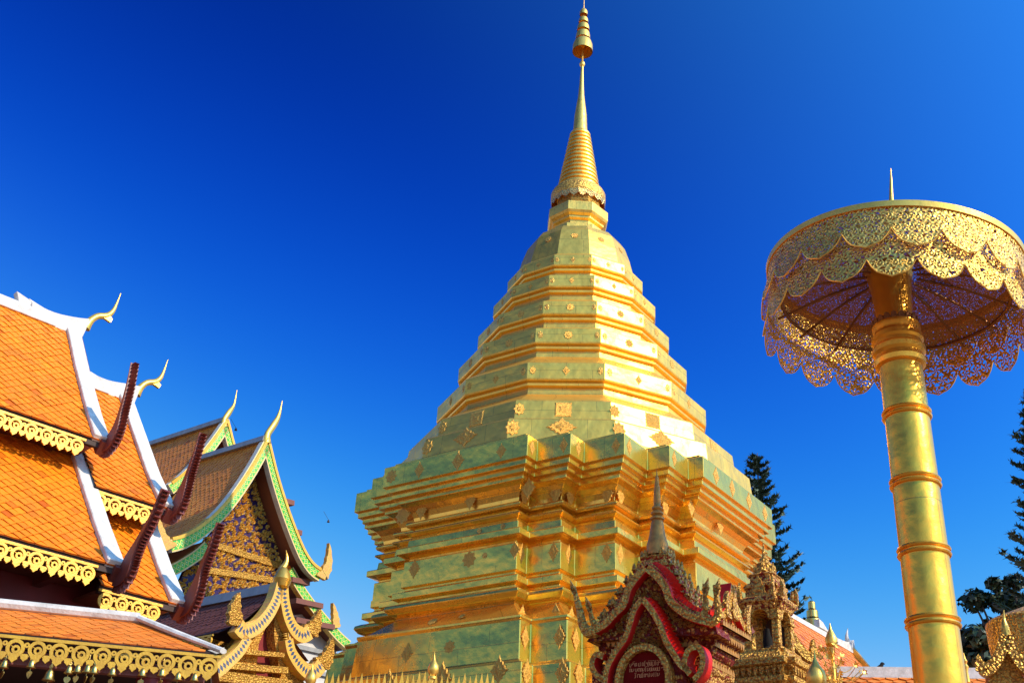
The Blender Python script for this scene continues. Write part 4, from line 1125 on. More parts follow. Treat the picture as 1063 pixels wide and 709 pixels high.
CS = .04
def barge(pl, P, w, d0, d1, par_, name, front, side, k=5, taper=None):
    Q = sp2(pl.pts(P) if max(abs(q[0]) for q in P) > 20 else P, k); mb = MB()
    mb.ribbon(Q, w, pl.w, d0, d1, 0, 1, taper=taper); return mb.build(name, [front, side], par_, bevel=.004)
def spikes_along(pl, Q, w, d0, d1, h, step, par_, mat, name, sg):
    """row of small crockets standing on a bargeboard"""
    mb = MB(); L = 0; acc = 0
    for i in range(len(Q) - 1):
        a, b = Q[i], Q[i + 1]; l = math.hypot(b[0] - a[0], b[1] - a[1]) or 1e-6; nx, nz = -(b[1] - a[1]) / l * sg, (b[0] - a[0]) / l * sg
        t = step - acc
        while t < l:
            f = t / l; x, z = a[0] + (b[0] - a[0]) * f + nx * w / 2, a[1] + (b[1] - a[1]) * f + nz * w / 2; tx, tz = (b[0] - a[0]) / l, (b[1] - a[1]) / l; e = step * .42
            mb.prism([(x - tx * e, z - tz * e), (x + tx * e, z + tz * e), (x + nx * h + tx * e * .6 * sg, z + nz * h + tz * e * .6 * sg)] if sg > 0 else [(x + tx * e, z + tz * e), (x - tx * e, z - tz * e), (x + nx * h, z + nz * h)], pl.w, d0, d1)
            t += step
        acc = (acc + l) % step
    mb.build(name, mat, par_)
front = Plane(SF.w(0, 0, .06), 212.8)
oL = [(671, 590), (662, 600), (654, 612), (649, 628), (640, 637), (630, 648), (618, 655)]
oR = [(673, 590), (683, 598), (692, 610), (697, 624), (708, 634), (720, 641), (738, 646)]
mb = MB(); mb.prism(front.pts([(672, 592), (690, 612), (700, 634), (740, 648), (742, 656), (606, 664), (612, 656), (640, 640), (650, 622)]), front.w, -.30, -.05); ped = mb.build('carved_pediment', M['shrinered'], shr)
pp_ = front.pts([(672, 600), (688, 616), (697, 636), (728, 650), (616, 658), (642, 642), (653, 622)]); mb = MB()
scrolls(mb, front.w, in_poly(pp_), (min(q[0] for q in pp_), max(q[0] for q in pp_), min(q[1] for q in pp_), max(q[1] for q in pp_)), 170, .014, .045, -.048, 21, 0, .022); mb.build('gilt_relief', M['scroll2'], ped, recalc=False)
for P, sg in ((oL, 1), (oR, 1)):
    o = barge(front, P, .075, -.22, .03, shr, 'naga_bargeboard', M['carvedgold'], M['redtrim'])
    Q = sp2(front.pts(P), 5)
    Qb = Q if Q[-1][0] < Q[0][0] else Q[::-1]
    mb = MB(); mb.ribbon([(a, b + .052) for a, b in Qb], .028, front.w, -.24, .0, 0, 1); mb.build('crest_band', [M['carved'], M['redtrim']], o)
    spikes_along(front, [(a, b + .06) for a, b in (Q if Q[-1][0] > Q[0][0] else Q[::-1])], .02, -.22, -.02, .035, .042, o, M['redtrim'] if Q[-1][0] > Q[0][0] else M['carved'], 'crockets', 1)
def naga_head(pl, pts, r, par_, d=.0, mat='carvedgold'):
    mb = MB(); Q = smoothpath([pl.w(*pl.st(*q), d) for q in pts], 5); n = len(Q)
    mb.tube(Q, [r * (1 - .75 * (i / (n - 1)) ** 1.5) for i in range(n)], 8, 0, True, .8, pl.n)
    a, b = pl.st(*pts[-1]); c, e = pl.st(*pts[-2])
    for k in range(3):
        f = .35 + k * .25; x, z = c + (a - c) * f * .6, e + (b - e) * f * .6
        flame(mb, pl.w, (x, z), (x + (.05 if pts[-1][0] > pts[0][0] else -.05), z + .07 + .02 * k), .035, .02, 0, 0, 1)
    mb.build('naga_head', M[mat], par_, smooth=True)
naga_head(front, [(620, 655), (611, 656), (605, 648), (602, 634), (598, 619), (596, 609)], .055, shr)
naga_head(front, [(622, 650), (616, 646), (613, 636), (613, 626)], .035, shr)
naga_head(front, [(736, 646), (743, 643), (746, 634), (744, 622), (741, 607)], .045, shr)
naga_head(front, [(728, 640), (732, 634), (732, 622), (730, 606)], .035, shr)
right = Plane(SF.w(CS + .62, 0, CD), 122.8)
for q0, q1 in (((-.28, 4.36), (-.32, 4.60)), ((.0, 4.42), (.04, 4.72)), ((.26, 4.36), (.34, 4.64)), ((-.13, 4.40), (-.12, 4.64))):
    mb = MB(); flame(mb, right.w, q0, q1, .09, .04, 0, .18, 3); mb.build('flame_antefix', M['carvedgold'], shr)
barge(right, [(-.02, 4.72), (-.07, 4.58), (-.13, 4.48), (-.25, 4.38)], .07, -.12, .03, shr, 'naga_bargeboard', M['carvedgold'], M['redtrim'])
barge(right, [(-.02, 4.72), (.03, 4.58), (.09, 4.48), (.21, 4.38)], .07, -.12, .03, shr, 'naga_bargeboard', M['carvedgold'], M['redtrim'])
mb = MB(); mb.prism([(-.02, 4.68), (-.24, 4.36), (.20, 4.36)], right.w, -.12, -.02); mb.build('carved_pediment', M['carvedred'], shr)
# round-headed niche with the plaque, framed by an ogee arch
fr2 = Plane(SF.w(0, 0, .14), 212.8)
iL = [(668, 622), (660, 634), (655, 650), (650, 664), (640, 678), (632, 694), (629, 712)]
iR = [(668, 622), (678, 634), (687, 650), (692, 664), (700, 678), (708, 690), (716, 696)]
for P in (iL, iR):
    o = barge(fr2, P, .06, -.16, .03, shr, 'ogee_arch_moulding', M['carvedgold'], M['redtrim'])
    Q = sp2(fr2.pts(P), 5); spikes_along(fr2, Q if Q[-1][0] > Q[0][0] else Q[::-1], .055, -.15, .015, .03, .036, o, M['redtrim'] if Q[-1][0] > Q[0][0] else M['carved'], 'crockets', 1)
mb = MB(); mb.prism(fr2.pts([(668, 628), (680, 645), (690, 664), (706, 690), (712, 716), (628, 716), (636, 690), (650, 666), (658, 645)]), fr2.w, -.14, -.05); ty_ = mb.build('carved_tympanum', M['shrinered'], shr)
pp_ = fr2.pts([(668, 634), (680, 652), (692, 676), (644, 676), (657, 652)]); mb = MB()
scrolls(mb, fr2.w, in_poly(pp_), (min(q[0] for q in pp_), max(q[0] for q in pp_), min(q[1] for q in pp_), max(q[1] for q in pp_)), 90, .012, .034, -.048, 22, 0, .02); mb.build('gilt_relief', M['scroll2'], ty_, recalc=False)
pc = fr2.st(668, 706); pr_ = .245
arc = [(pc[0] + pr_ * math.cos(R(a)) * .98, pc[1] + pr_ * 1.13 * math.sin(R(a))) for a in range(-10, 191, 8)]
mb = MB(); mb.ribbon(arc, .055, fr2.w, -.05, .02); mb.build('plaque_frame', M['carvedgold'], shr)
mb = MB(); mb.prism([(a * .93 + pc[0] * .07, b * .93 + pc[1] * .07) for a, b in arc] , fr2.w, -.06, -.03); pq = mb.build('red_plaque', M['plaque'], shr)
# three lines of small gilt script
mb = MB(); rnd = random.Random(5)
for (xa, ya), (xb, yb) in (((652, 691), (689, 688.5)), ((652, 696.5), (690, 694.5)), ((657, 702.5), (683, 700.5))):
    p, q = fr2.st(xa, ya), fr2.st(xb, yb); x = p[0]
    while x < q[0]:
        f = (x - p[0]) / (q[0] - p[0]); z = p[1] + (q[1] - p[1]) * f; h = .026; w = rnd.choice((.013, .017, .021))
        k = rnd.choice('nubla')
        st = {'n': [((0, 0), (0, h)), ((0, h), (w, h)), ((w, h), (w, 0))], 'u': [((0, h), (0, 0)), ((0, 0), (w, 0)), ((w, 0), (w, h * 1.2))], 'b': [((0, h), (0, 0)), ((0, 0), (w, h * .4)), ((w, h * .4), (w, h))],
              'l': [((0, 0), (w * .4, 0)), ((w * .4, 0), (w * .4, h * 1.25))], 'a': [((0, h * .7), (w * .5, h)), ((w * .5, h), (w, h * .8)), ((w, h * .8), (w, 0))]}[k]
        for (a, b), (c, d) in st: mb.ribbon([(x + a, z + b), (x + c + 1e-5, z + d)], .0045, fr2.w, -.031, -.026)
        if k != 'l': mb.annulus(fr2.w, x + .001, z + (.003 if k in 'n' else h - .003), .0038, .0015, -.031, -.026, 7)
        if rnd.random() < .3: mb.ribbon([(x, z + h * 1.4), (x + w, z + h * 1.55)], .003, fr2.w, -.031, -.026)
        x += w + .006 + (.012 if rnd.random() < .12 else 0)
mb.build('gilt_script', M['letters'], pq)
for pts, r in (([(718, 700), (712, 690), (716, 676), (726, 672), (731, 682), (729, 697), (722, 706)], .03), ([(628, 706), (620, 700), (616, 690), (620, 680), (628, 682)], .03)):
    mb = MB(); mb.ribbon(sp2(fr2.pts(pts), 5), .05, fr2.w, -.10, .03, 0, 1); mb.build('curled_volute', [M['carvedgold'], M['redtrim']], shr)
for x0, x1, z0, z1 in ((-.50, -.40, 3.3, 4.06), (.47, .57, 3.3, 4.06)):
    mb = MB(); sbox(mb, x0, x1, -.08, .03, z0, z1); mb.build('corner_pilaster', M['carved'], shr, bevel=.01)
mb = MB(); sbox(mb, -.36, .42, -.1, .10, 3.2, 3.76); mb.build('lower_panel', M['carvedred'], shr, bevel=.01)

# ------------------------------------------------------------------ little lantern tower shrine (right of the red shrine)
LF = Plane(V((at(789, 640, 11.5).x, at(789, 640, 11.5).y, 0)), 212.8)
lan = thing('lantern_shrine', LF.w(0, 0, -.18), 'small gilt lantern shrine with four arched openings on a carved pedestal, beside the red shrine', 'shrine')
def lring(r, z, cut=.2):
    a, b = r, r * (1 - cut)
    return [LF.w(x, z, -.18 + y) for x, y in ((a, -b), (a, b), (b, b), (b, a), (-b, a), (-b, b), (-a, b), (-a, -b), (-b, -b), (-b, -a), (b, -a), (b, -b))][::-1]
def lpart(prof, name, mat, cut=.2):
    mb = MB(); rg = [lring(r, z, cut) for r, z in prof]; mb.loft(rg); mb.face(rg[-1]); mb.face(rg[0][::-1]); return mb.build(name, mat, lan, bevel=.004)
lpart([(.40, 0), (.40, .4), (.33, .5), (.31, 3.9), (.34, 3.95), (.34, 4.02), (.30, 4.05), (.31, 4.16)], 'pedestal', M['carvedred'])
lpart([(.31, 4.155), (.36, 4.19), (.36, 4.24), (.33, 4.26), (.34, 4.33), (.385, 4.35), (.385, 4.41), (.30, 4.43), (.28, 4.47), (.25, 4.50), (.25, 4.53)], 'pedestal_cornice', M['carvedgold'])
mb = MB()
for sd in range(4):
    a = [LF.s, -LF.n, -LF.s, LF.n][sd]; tv = [LF.n, LF.s, -LF.n, -LF.s][sd]
    for zz_, r_, k in ((4.245, .345, 9), (4.06, .315, 9)):
        for j in range(k):
            p = LF.w(0, zz_, -.18) + a * r_ + tv * ((j + .5) / k * 2 - 1) * r_ * .82
            mb.prism([(-.026, .085), (.026, .085), (.016, .03), (0, -.0), (-.016, .03)], lambda s, z, d, p=p, a=a, tv=tv: p + tv * s + ZZ * z + a * d, -.01, .018)
        mb.box(LF.w(0, zz_ + .07, -.18) + a * (r_ - .01) - tv * r_, a * .02, tv * 2 * r_, ZZ * .014)
mb.build('row_of_lotus_petals', M['carvedgold'], lan)
for x, y in ((-1, -1), (1, -1), (1, 1), (-1, 1)):
    mb = MB(); c = LF.w(x * .155, 4.52, -.18 + y * .155)
    for z0, z1, r in ((0, .04, .055), (.04, .30, .036), (.30, .34, .05), (.34, .40, .045)): mb.cbox(c + ZZ * ((z0 + z1) / 2), LF.s * r * 2, LF.n * r * 2, ZZ * (z1 - z0))
    mb.build('column', M['carvedgold'], lan, bevel=.006)
for sd in range(4):
    a = [LF.n, LF.s, -LF.n, -LF.s][sd]; tv = V((-a.y, a.x, 0)); P = Plane(LF.w(0, 0, -.18) + a * .165, 0); P.n = a; P.s = tv
    if sd == 2:
        mb = MB(); mb.prism([(-.13, 4.53), (.13, 4.53), (.13, 4.95), (-.13, 4.95)], P.w, -.02, 0); mb.build('back_panel', M['darkwood'], lan)
    ar = [(.11 * math.cos(R(t)), 4.84 + .11 * math.sin(R(t))) for t in range(0, 181, 15)]
    mb = MB(); mb.ribbon(ar, .04, P.w, -.02, .035); mb.prism([(-.13, 4.86), (-.115, 4.86)] + [(.10 * math.cos(R(t)), 4.84 + .10 * math.sin(R(t))) for t in range(165, 14, -15)] + [(.115, 4.86), (.13, 4.86), (.13, 4.99), (-.13, 4.99)], P.w, -.02, .012)
    mb.build('arch', M['carvedgold'], lan)
    mb = MB(); flame(mb, P.w, (0, 5.05), (0, 5.27), .17, .03, 0, 0, 3); mb.build('gable_antefix', M['carvedgold'], lan)
    for sx in (-.21, .21):
        mb = MB(); flame(mb, P.w, (sx, 5.03), (sx * 1.15, 5.21), .07, .025, 0, -.15 if sx > 0 else .15, 2); mb.build('corner_antefix', M['carvedgold'], lan)
lpart([(.20, 4.93), (.22, 4.98), (.25, 5.0), (.25, 5.04), (.21, 5.06), (.17, 5.08), (.16, 5.15), (.18, 5.17), (.18, 5.20), (.13, 5.22), (.12, 5.30), (.14, 5.31), (.10, 5.34)], 'stepped_roof', M['carved'])
mb = MB(); mb.lathe([(.11, 5.33), (.115, 5.37), (.08, 5.40), (.085, 5.44), (.05, 5.47), (.05, 5.50), (.02, 5.53), (.012, 5.60), (.003, 5.70)], LF.w(0, 0, -.18), 16); mb.build('finial', M['carvedgold'], lan, smooth=True)
for k in range(6):
    a = k * 60 + 20; c = LF.w(0, 0, -.18); tv = hd(a + 90)
    mb = MB(); flame(mb, lambda s, z, d: c + hd(a) * (.10 + d) + tv * s + ZZ * z, (0, 5.30), (0, 5.44), .06, .015, 0, 0, 2); mb.build('corner_antefix', M['carvedgold'], lan)
mb = MB(); mb.lathe([(.06, 4.53), (.07, 4.56), (.045, 4.60), (.05, 4.66), (.03, 4.72), (.02, 4.78)], LF.w(0, 0, -.16), 14)
tag(mb.build('dark_urn', M['black'], None, smooth=True), 'dark urn standing inside the arched opening of the gilt lantern shrine', 'urn')

# ------------------------------------------------------------------ tiled hall behind, to the right of the chedi
CA = 35.0
Cu, Cn = hd(CA), hd(CA + 90)
CE = at(884, 676, 30); CK = 1.36                                   # gable end of the ridge
def cwp(s, n, z): return CE + (Cu * s + Cn * n) * CK + ZZ * (z * CK if abs(z) < 4 else z)
hc = thing('distant_tiled_hall', cwp(-3, 0, -CE.z), 'hall with a plain orange roof and white sagging ridge behind the lantern shrine', 'hall')
cpath = [(1.9, -2.25), (1.2, -1.6), (.55, -.78), (0, 0)]
mb = MB(); tiles(mb, cpath, -4.6, -.05, lambda n, z, s: cwp(s, n, z), .16, .10, .014, point=.5); mb.build('front_slope', [M['tile3'], M['under']], hc, merge=False, recalc=False)
mb = MB()
for i in range(3): mb.face([cwp(-4.6, -cpath[i][0], cpath[i][1]), cwp(0, -cpath[i][0], cpath[i][1]), cwp(0, -cpath[i + 1][0], cpath[i + 1][1]), cwp(-4.6, -cpath[i + 1][0], cpath[i + 1][1])])
mb.build('rear_slope', M['tile3'], hc)
mb = MB(); mb.ribbon([(a, b + .03) for a, b in cpath], .14, lambda n, z, t: cwp(t, n, z), -.10, .03); mb.build('bargeboard', M['goldpaint'], hc)
mb = MB(); mb.prism([(1.7, -2.25), (0, -.12), (-1.7, -2.25)], lambda n, z, t: cwp(t - .5, n, z), -.1, 0); mb.build('gable_panel', M['maroon'], hc)
mb = MB(); mb.box(cwp(-4.6, -1.5, -CE.z), Cu * 5.5, Cn * 4.0, ZZ * (CE.z - 3.2)); mb.build('hall_body', M['wall'], hc)
mb = MB()
top = sp2([(-4.6, .03), (-2.6, .02), (-1.2, .04), (-.4, .08), (-.02, .20)], 4)
mb.prism(top + [(.02, -.06), (-4.6, -.06)], lambda a, b, t: cwp(a, t, b), -.07, .07)
mb.prism([(-1.5, .08), (-1.1, .08), (-1.35, .20), (-1.5, .22)], lambda a, b, t: cwp(a, t, b), -.05, .05)
mb.build('white_ridge', M['white'], hc)
pC = Plane(cwp(0, 0, -CE.z), CA + 90)
mb = MB(); horn(mb, [pC.w(*pC.st(*q)) for q in ((882, 676), (881, 668), (879, 661), (880, 652))], .10, up=Cn); mb.build('ridge_horn', M['white'], hc, smooth=True)
# tiered metal parasol standing on its ridge
q = at(845, 660, 29.5)
tp = thing('ridge_parasol', V((q.x, q.y, 0)) + ZZ * at(845, 660, 29.5).z, 'thin three-tiered metal parasol on the ridge of the distant hall, against the sky', 'parasol')
zz_ = lambda y: at(845, y, 29.5).z
mb = MB(); mb.tube([V((q.x, q.y, zz_(668))), V((q.x, q.y, zz_(624)))], .03, 8); mb.build('rod', M['darkwood'], tp)
for y0, y1, r in ((651, 643, .20), (641, 634, .15), (632, 625, .095)):
    mb = MB(); mb.lathe([(r, zz_(y0)), (r * .95, zz_(y1)), (.02, zz_(y1) + .05)], V((q.x, q.y, 0)), 16); mb.build('tier', M['bell'], tp, smooth=True)

# little dark-roofed pavilion whose naga bargeboard shows beside the lantern shrine
DP = Plane(V((at(825, 670, 14).x, at(825, 670, 14).y, 0)), 160)
pav = thing('naga_roofed_pavilion', DP.w(-.4, 0, -.8), 'small pavilion with gilt naga bargeboard curving down in front of the distant hall', 'pavilion')
P = sp2(DP.pts([(808, 636), (815, 652), (822, 664), (830, 675), (838, 682), (845, 683)]), 5)
mb = MB(); mb.ribbon(P, .11, DP.w, -.08, .05); mb.build('naga_bargeboard', M['carvedgold'], pav)
mb = MB(); flame(mb, DP.w, DP.st(845, 682), DP.st(842, 664), .11, .06, 0, .1, 3); mb.build('naga_head', M['carvedgold'], pav)
mb = MB(); tpath = [(a, b - .08) for a, b in P]
for i in range(len(tpath) - 1): mb.face([DP.w(*tpath[i], -.05), DP.w(*tpath[i], -1.6), DP.w(*tpath[i + 1], -1.6), DP.w(*tpath[i + 1], -.05)])
mb.build('rafter_boards', M['soffit'], pav)
a0, z0 = P[0]
mb = MB(); mb.prism([(a0 - .55, z0 - .62), (a0 - .1, z0 + .0), (a0, z0 - .0), (a0 + .38, z0 - .62)], DP.w, -.5, -.3); mb.build('gable_panel', M['maroon'], pav)
mb = MB(); lp = [(2 * (a0 - .05) - a, b) for a, b in P]; mb.ribbon(lp[::-1], .11, DP.w, -.08, .05); mb.build('naga_bargeboard', M['carvedgold'], pav)
for x in (-.42, .30):
    for d in (-.35, -1.5):
        mb = MB(); mb.box(DP.w(a0 + x, 0, d), DP.s * .1, DP.n * .1, ZZ * (z0 - .5)); mb.build('post', M['maroon'], pav)
mb = MB(); mb.ribbon([DP.st(800, 695), DP.st(880, 706)], .12, DP.w, -1.7, -.1); mb.build('eave_beam', M['carvedgold'], pav)

# white-capped gallery roof along the right edge
GP = at(957, 701, 24)
gd = hd(98)
def gl(s, n, z): return GP + gd * s + hd(188) * n + ZZ * z
gr = thing('white_capped_gallery', gl(0, 0, -GP.z), 'long low gallery with a white capped ridge and orange tiles, behind the parasol pole', 'gallery')
mb = MB(); tiles(mb, [(2.2, -1.5), (0, 0)], -1.55, 9, lambda n, z, s: gl(s, n, z), .24, .16, .03, point=.4); mb.build('tiled_slope', [M['tile3'], M['under']], gr, merge=False, recalc=False)
mb = MB(); mb.prism([(-.16, -.08), (.16, -.08), (.14, .13), (-.14, .13)], lambda a, b, t: gl(t, a, b), -1.6, 9); mb.build('white_ridge_cap', M['white'], gr)
mb = MB(); mb.box(gl(-1.5, -2, -GP.z), gd * 10.4, hd(188) * 3.4, ZZ * (GP.z - 1.5)); mb.build('gallery_wall', M['wall'], gr)
mb = MB(); mb.face([gl(-1.55, 0, -.02), gl(9, 0, -.02), gl(9, -2.2, -1.5), gl(-1.55, -2.2, -1.5)]); mb.build('rear_slope', M['tile3'], gr)
q = at(913, 697, 24)
bd = MB(); bd.tube(smoothpath([q + V((-.10, 0, .02)), q + V((-.03, 0, .05)), q + V((.04, 0, .11)), q + V((.07, 0, .16)), q + V((.12, 0, .155))], 4), [.005, .012, .03, .045, .05, .05, .048, .045, .042, .038, .036, .036, .035, .03, .022, .012, .004], 8)
bd.tube([q + V((.03, .01, -.02)), q + V((.03, .01, .08))], .006, 5); bd.tube([q + V((.05, -.01, -.02)), q + V((.05, -.01, .08))], .006, 5)
tag(bd.build('bird', M['black'], None, smooth=True), 'small black bird perched on the white gallery ridge', 'bird')

# gilded gate pavilion at the right edge
EP = Plane(V((at(1045, 660, 12).x, at(1045, 660, 12).y, 0)), 200)
gp = thing('gilded_gable_pavilion', EP.w(.15, 0, -.5), 'small gilded pavilion with naga bargeboards and a tall ridge horn at the right edge', 'pavilion')
for L in ([(1043, 660), (1041, 672), (1036, 684), (1030, 693), (1024, 697), (1020, 694)], [(1046, 660), (1051, 674), (1058, 686), (1067, 696), (1074, 700)]):
    Q = sp2(EP.pts(L), 5); mb = MB(); mb.ribbon(Q, .10, EP.w, -.06, .05); ob = mb.build('naga_bargeboard', M['carvedgold'], gp)
    up = [(a, b + .07) for a, b in (Q if Q[-1][0] < Q[0][0] else Q[::-1])]; mb = MB(); mb.ribbon(up, .03, EP.w, -.05, .03, 0, teeth=.05); mb.build('crest_of_leaves', M['carvedgold'], ob)
mb = MB(); flame(mb, EP.w, EP.st(1021, 696), EP.st(1016, 680), .11, .06, 0, .15, 3); mb.build('naga_head', M['carvedgold'], gp)
mb = MB(); horn(mb, [EP.w(*EP.st(*q)) for q in ((1046, 668), (1045, 658), (1043, 650), (1042, 643), (1042, 633))], .06, up=EP.n); mb.build('ridge_horn', M['chofa'], gp, smooth=True)
mb = MB(); mb.prism(EP.pts([(1045, 668), (1056, 690), (1068, 712), (1022, 712), (1034, 692)]), EP.w, -.3, -.05); mb.build('carved_pediment', M['carvedgold'], gp)
mb = MB()
Q = EP.pts([(1045, 664), (1040, 678), (1032, 692), (1022, 700)])
for i in range(3): mb.face([EP.w(*Q[i], -.03), EP.w(*Q[i], -1.5), EP.w(*Q[i + 1], -1.5), EP.w(*Q[i + 1], -.03)])
mb.build('tiled_slope', M['tile2'], gp)
mb = MB()
Q = EP.pts([(1046, 664), (1052, 678), (1060, 690), (1074, 702)])
for i in range(3): mb.face([EP.w(*Q[i], -.03), EP.w(*Q[i], -1.5), EP.w(*Q[i + 1], -1.5), EP.w(*Q[i + 1], -.03)])
mb.build('tiled_slope', M['tile2'], gp)
zb = EP.st(1040, 712)[1]
mb = MB(); mb.box(EP.w(-.1, 0, -1.4), EP.s * .75, EP.n * 1.2, ZZ * zb); mb.build('pavilion_body', M['carvedgold'], gp)

# second gilded parasol, its skirt cut by the right edge
P2 = at(1075, 655, 15.5); P2.z = 0
par2 = thing('gilded_parasol', P2, 'gilded parasol with a plain drum-like skirt cut off by the right edge, before dark trees', 'parasol')
zt2, zb2 = at(1060, 637, 15.0).z, at(1060, 682, 15.0).z
mb = MB(); mb.lathe([(.52, zb2), (.56, zb2 + .2), (.57, zt2), (.54, zt2 + .03), (.02, zt2 + .25)], P2, 36, cap=False); mb.build('skirt', M['carvedgold'], par2, smooth=True)
mb = MB(); mb.lathe([(.12, 0), (.1, .5), (.08, zt2)], P2, 16); mb.build('pole', M['pole'], par2, smooth=True)
mb = MB()
for k in range(16):
    a = k * 22.5; t = hd(a + 90)
    mb.prism([(-.11, .02), (.11, .02), (.08, -.05), (0, -.12), (-.08, -.05)], lambda s, z, d, a=a, t=t: P2 + hd(a) * (.525 + d) + t * s + ZZ * (zb2 + z), -.004, .004)
mb.lathe([(.50, zb2), (.535, zb2 - .01), (.535, zb2 + .03), (.50, zb2 + .03)], P2, 36, cap=False)
mb.build('scalloped_edge', M['goldsolid'], par2)

# ------------------------------------------------------------------ fence of gilt spears with onion finials
def onion(loc, r, label, h=2.6, leaf=True):
    o = thing('onion_topped_post', V((loc.x, loc.y, 0)), label, 'post')
    z = loc.z; c = V((loc.x, loc.y, 0))
    mb = MB(); mb.lathe([(r * .9, 0), (r * .9, .3), (r * .45, .36), (r * .42, z - r * 2.2), (r * .8, z - r * 2.1), (r * .8, z - r * 1.7), (r * .5, z - r * 1.5)], c, 16); mb.build('shaft', M['goldsolid'], o, smooth=True)
    mb = MB(); mb.lathe([(r * .5, z - r * 1.55), (r * .95, z - r * .9), (r * 1.02, z - r * .3), (r * .85, z + r * .35), (r * .45, z + r * .9), (r * .18, z + r * 1.5), (r * .05, z + r * 2.2), (.001, z + r * 2.7)], c, 20); mb.build('onion_finial', M['goldsolid'], o, smooth=True)
    return o
onion(at(450, 692, 8.6), .042, 'gilt fence post with onion finial before the left face of the chedi')
onion(at(323, 702, 8.6), .040, 'gilt fence post with onion finial between the porch and the chedi')
onion(at(847, 700, 9.0), .075, 'large gilt onion-topped post at the bottom between lantern shrine and flower standard')
fa, fb = at(340, 699, 8.6), at(512, 700, 8.6)
fence = thing('gilt_spear_fence', V((fa.x, fa.y, 0)), 'row of gilt spear-headed railings along the bottom before the chedi', 'fence')
fv = (V((fb.x, fb.y, 0)) - V((fa.x, fa.y, 0))); n_sp = 30; fvn = fv.normalized(); fpn = V((-fvn.y, fvn.x, 0))
for i in range(n_sp):
    b = V((fa.x, fa.y, 0)) + fv * (i / (n_sp - 1)); z = fa.z + (fb.z - fa.z) * i / (n_sp - 1) + random.uniform(-.015, .03)
    mb = MB(); mb.tube([b, b + ZZ * (z - .16)], .009, 6)
    mb.prism([(-.008, z - .17), (.008, z - .17), (.022, z - .12), (.012, z - .07), (0, z), (-.012, z - .07), (-.022, z - .12)], lambda s, zz, d, b=b: b + fvn * s + ZZ * zz + fpn * d, -.006, .006)
    mb.build('spear', M['goldpaint'], fence)
for z in (.5, fa.z - .35):
    mb = MB(); mb.box(V((fa.x, fa.y, z)) - fvn * .1, fv + fvn * .2, fpn * .02, ZZ * .035); mb.build('rail', M['goldsolid'], fence)

# gilded flower standard right of the lantern shrine
TB = at(865, 690, 12); TB.z = 0
tz = lambda y: at(865, y, 12).z
fs = thing('gilded_flower_standard', TB, 'gilded standard with an onion bulb and metal leaves and flowers before the distant hall', 'standard')
mb = MB(); mb.tube([TB, TB + ZZ * tz(668)], [.03, .018], 8); mb.build('stem', M['goldsolid'], fs, smooth=True)
mb = MB(); z = tz(663); mb.lathe([(.02, z - .08), (.055, z - .05), (.062, z), (.04, z + .05), (.015, z + .10), (.003, z + .16)], TB, 18); mb.build('onion_bulb', M['goldsolid'], fs, smooth=True)
rnd = random.Random(11)
for i in range(34):
    zc_ = rnd.uniform(tz(704), tz(670)); a = rnd.uniform(0, 360); rr = rnd.uniform(.05, .30) * (1.0 if zc_ < tz(684) else .55); c = TB + hd(a) * rr + ZZ * zc_
    mb = MB(); mb.tube(smoothpath([TB + ZZ * (zc_ - .10), TB + hd(a) * rr * .6 + ZZ * (zc_ - .08), c], 3), .004, 5)
    nrm = (hd(a) + ZZ * rnd.uniform(-.2, .8) + V((rnd.uniform(-.4, .4), rnd.uniform(-.4, .4), 0))).normalized(); x = nrm.cross(ZZ).normalized(); y = x.cross(nrm)
    for k in range(5):
        t = k * 1.2566; l = .034; d1 = x * math.cos(t) + y * math.sin(t); d2 = x * -math.sin(t) + y * math.cos(t)
        mb.face([c, c + d1 * l * .6 + d2 * l * .35 + nrm * .008, c + d1 * l * 1.2 + nrm * .016, c + d1 * l * .6 - d2 * l * .35 + nrm * .008])
    mb.build('metal_flower', M['goldsolid'], fs, recalc=False)

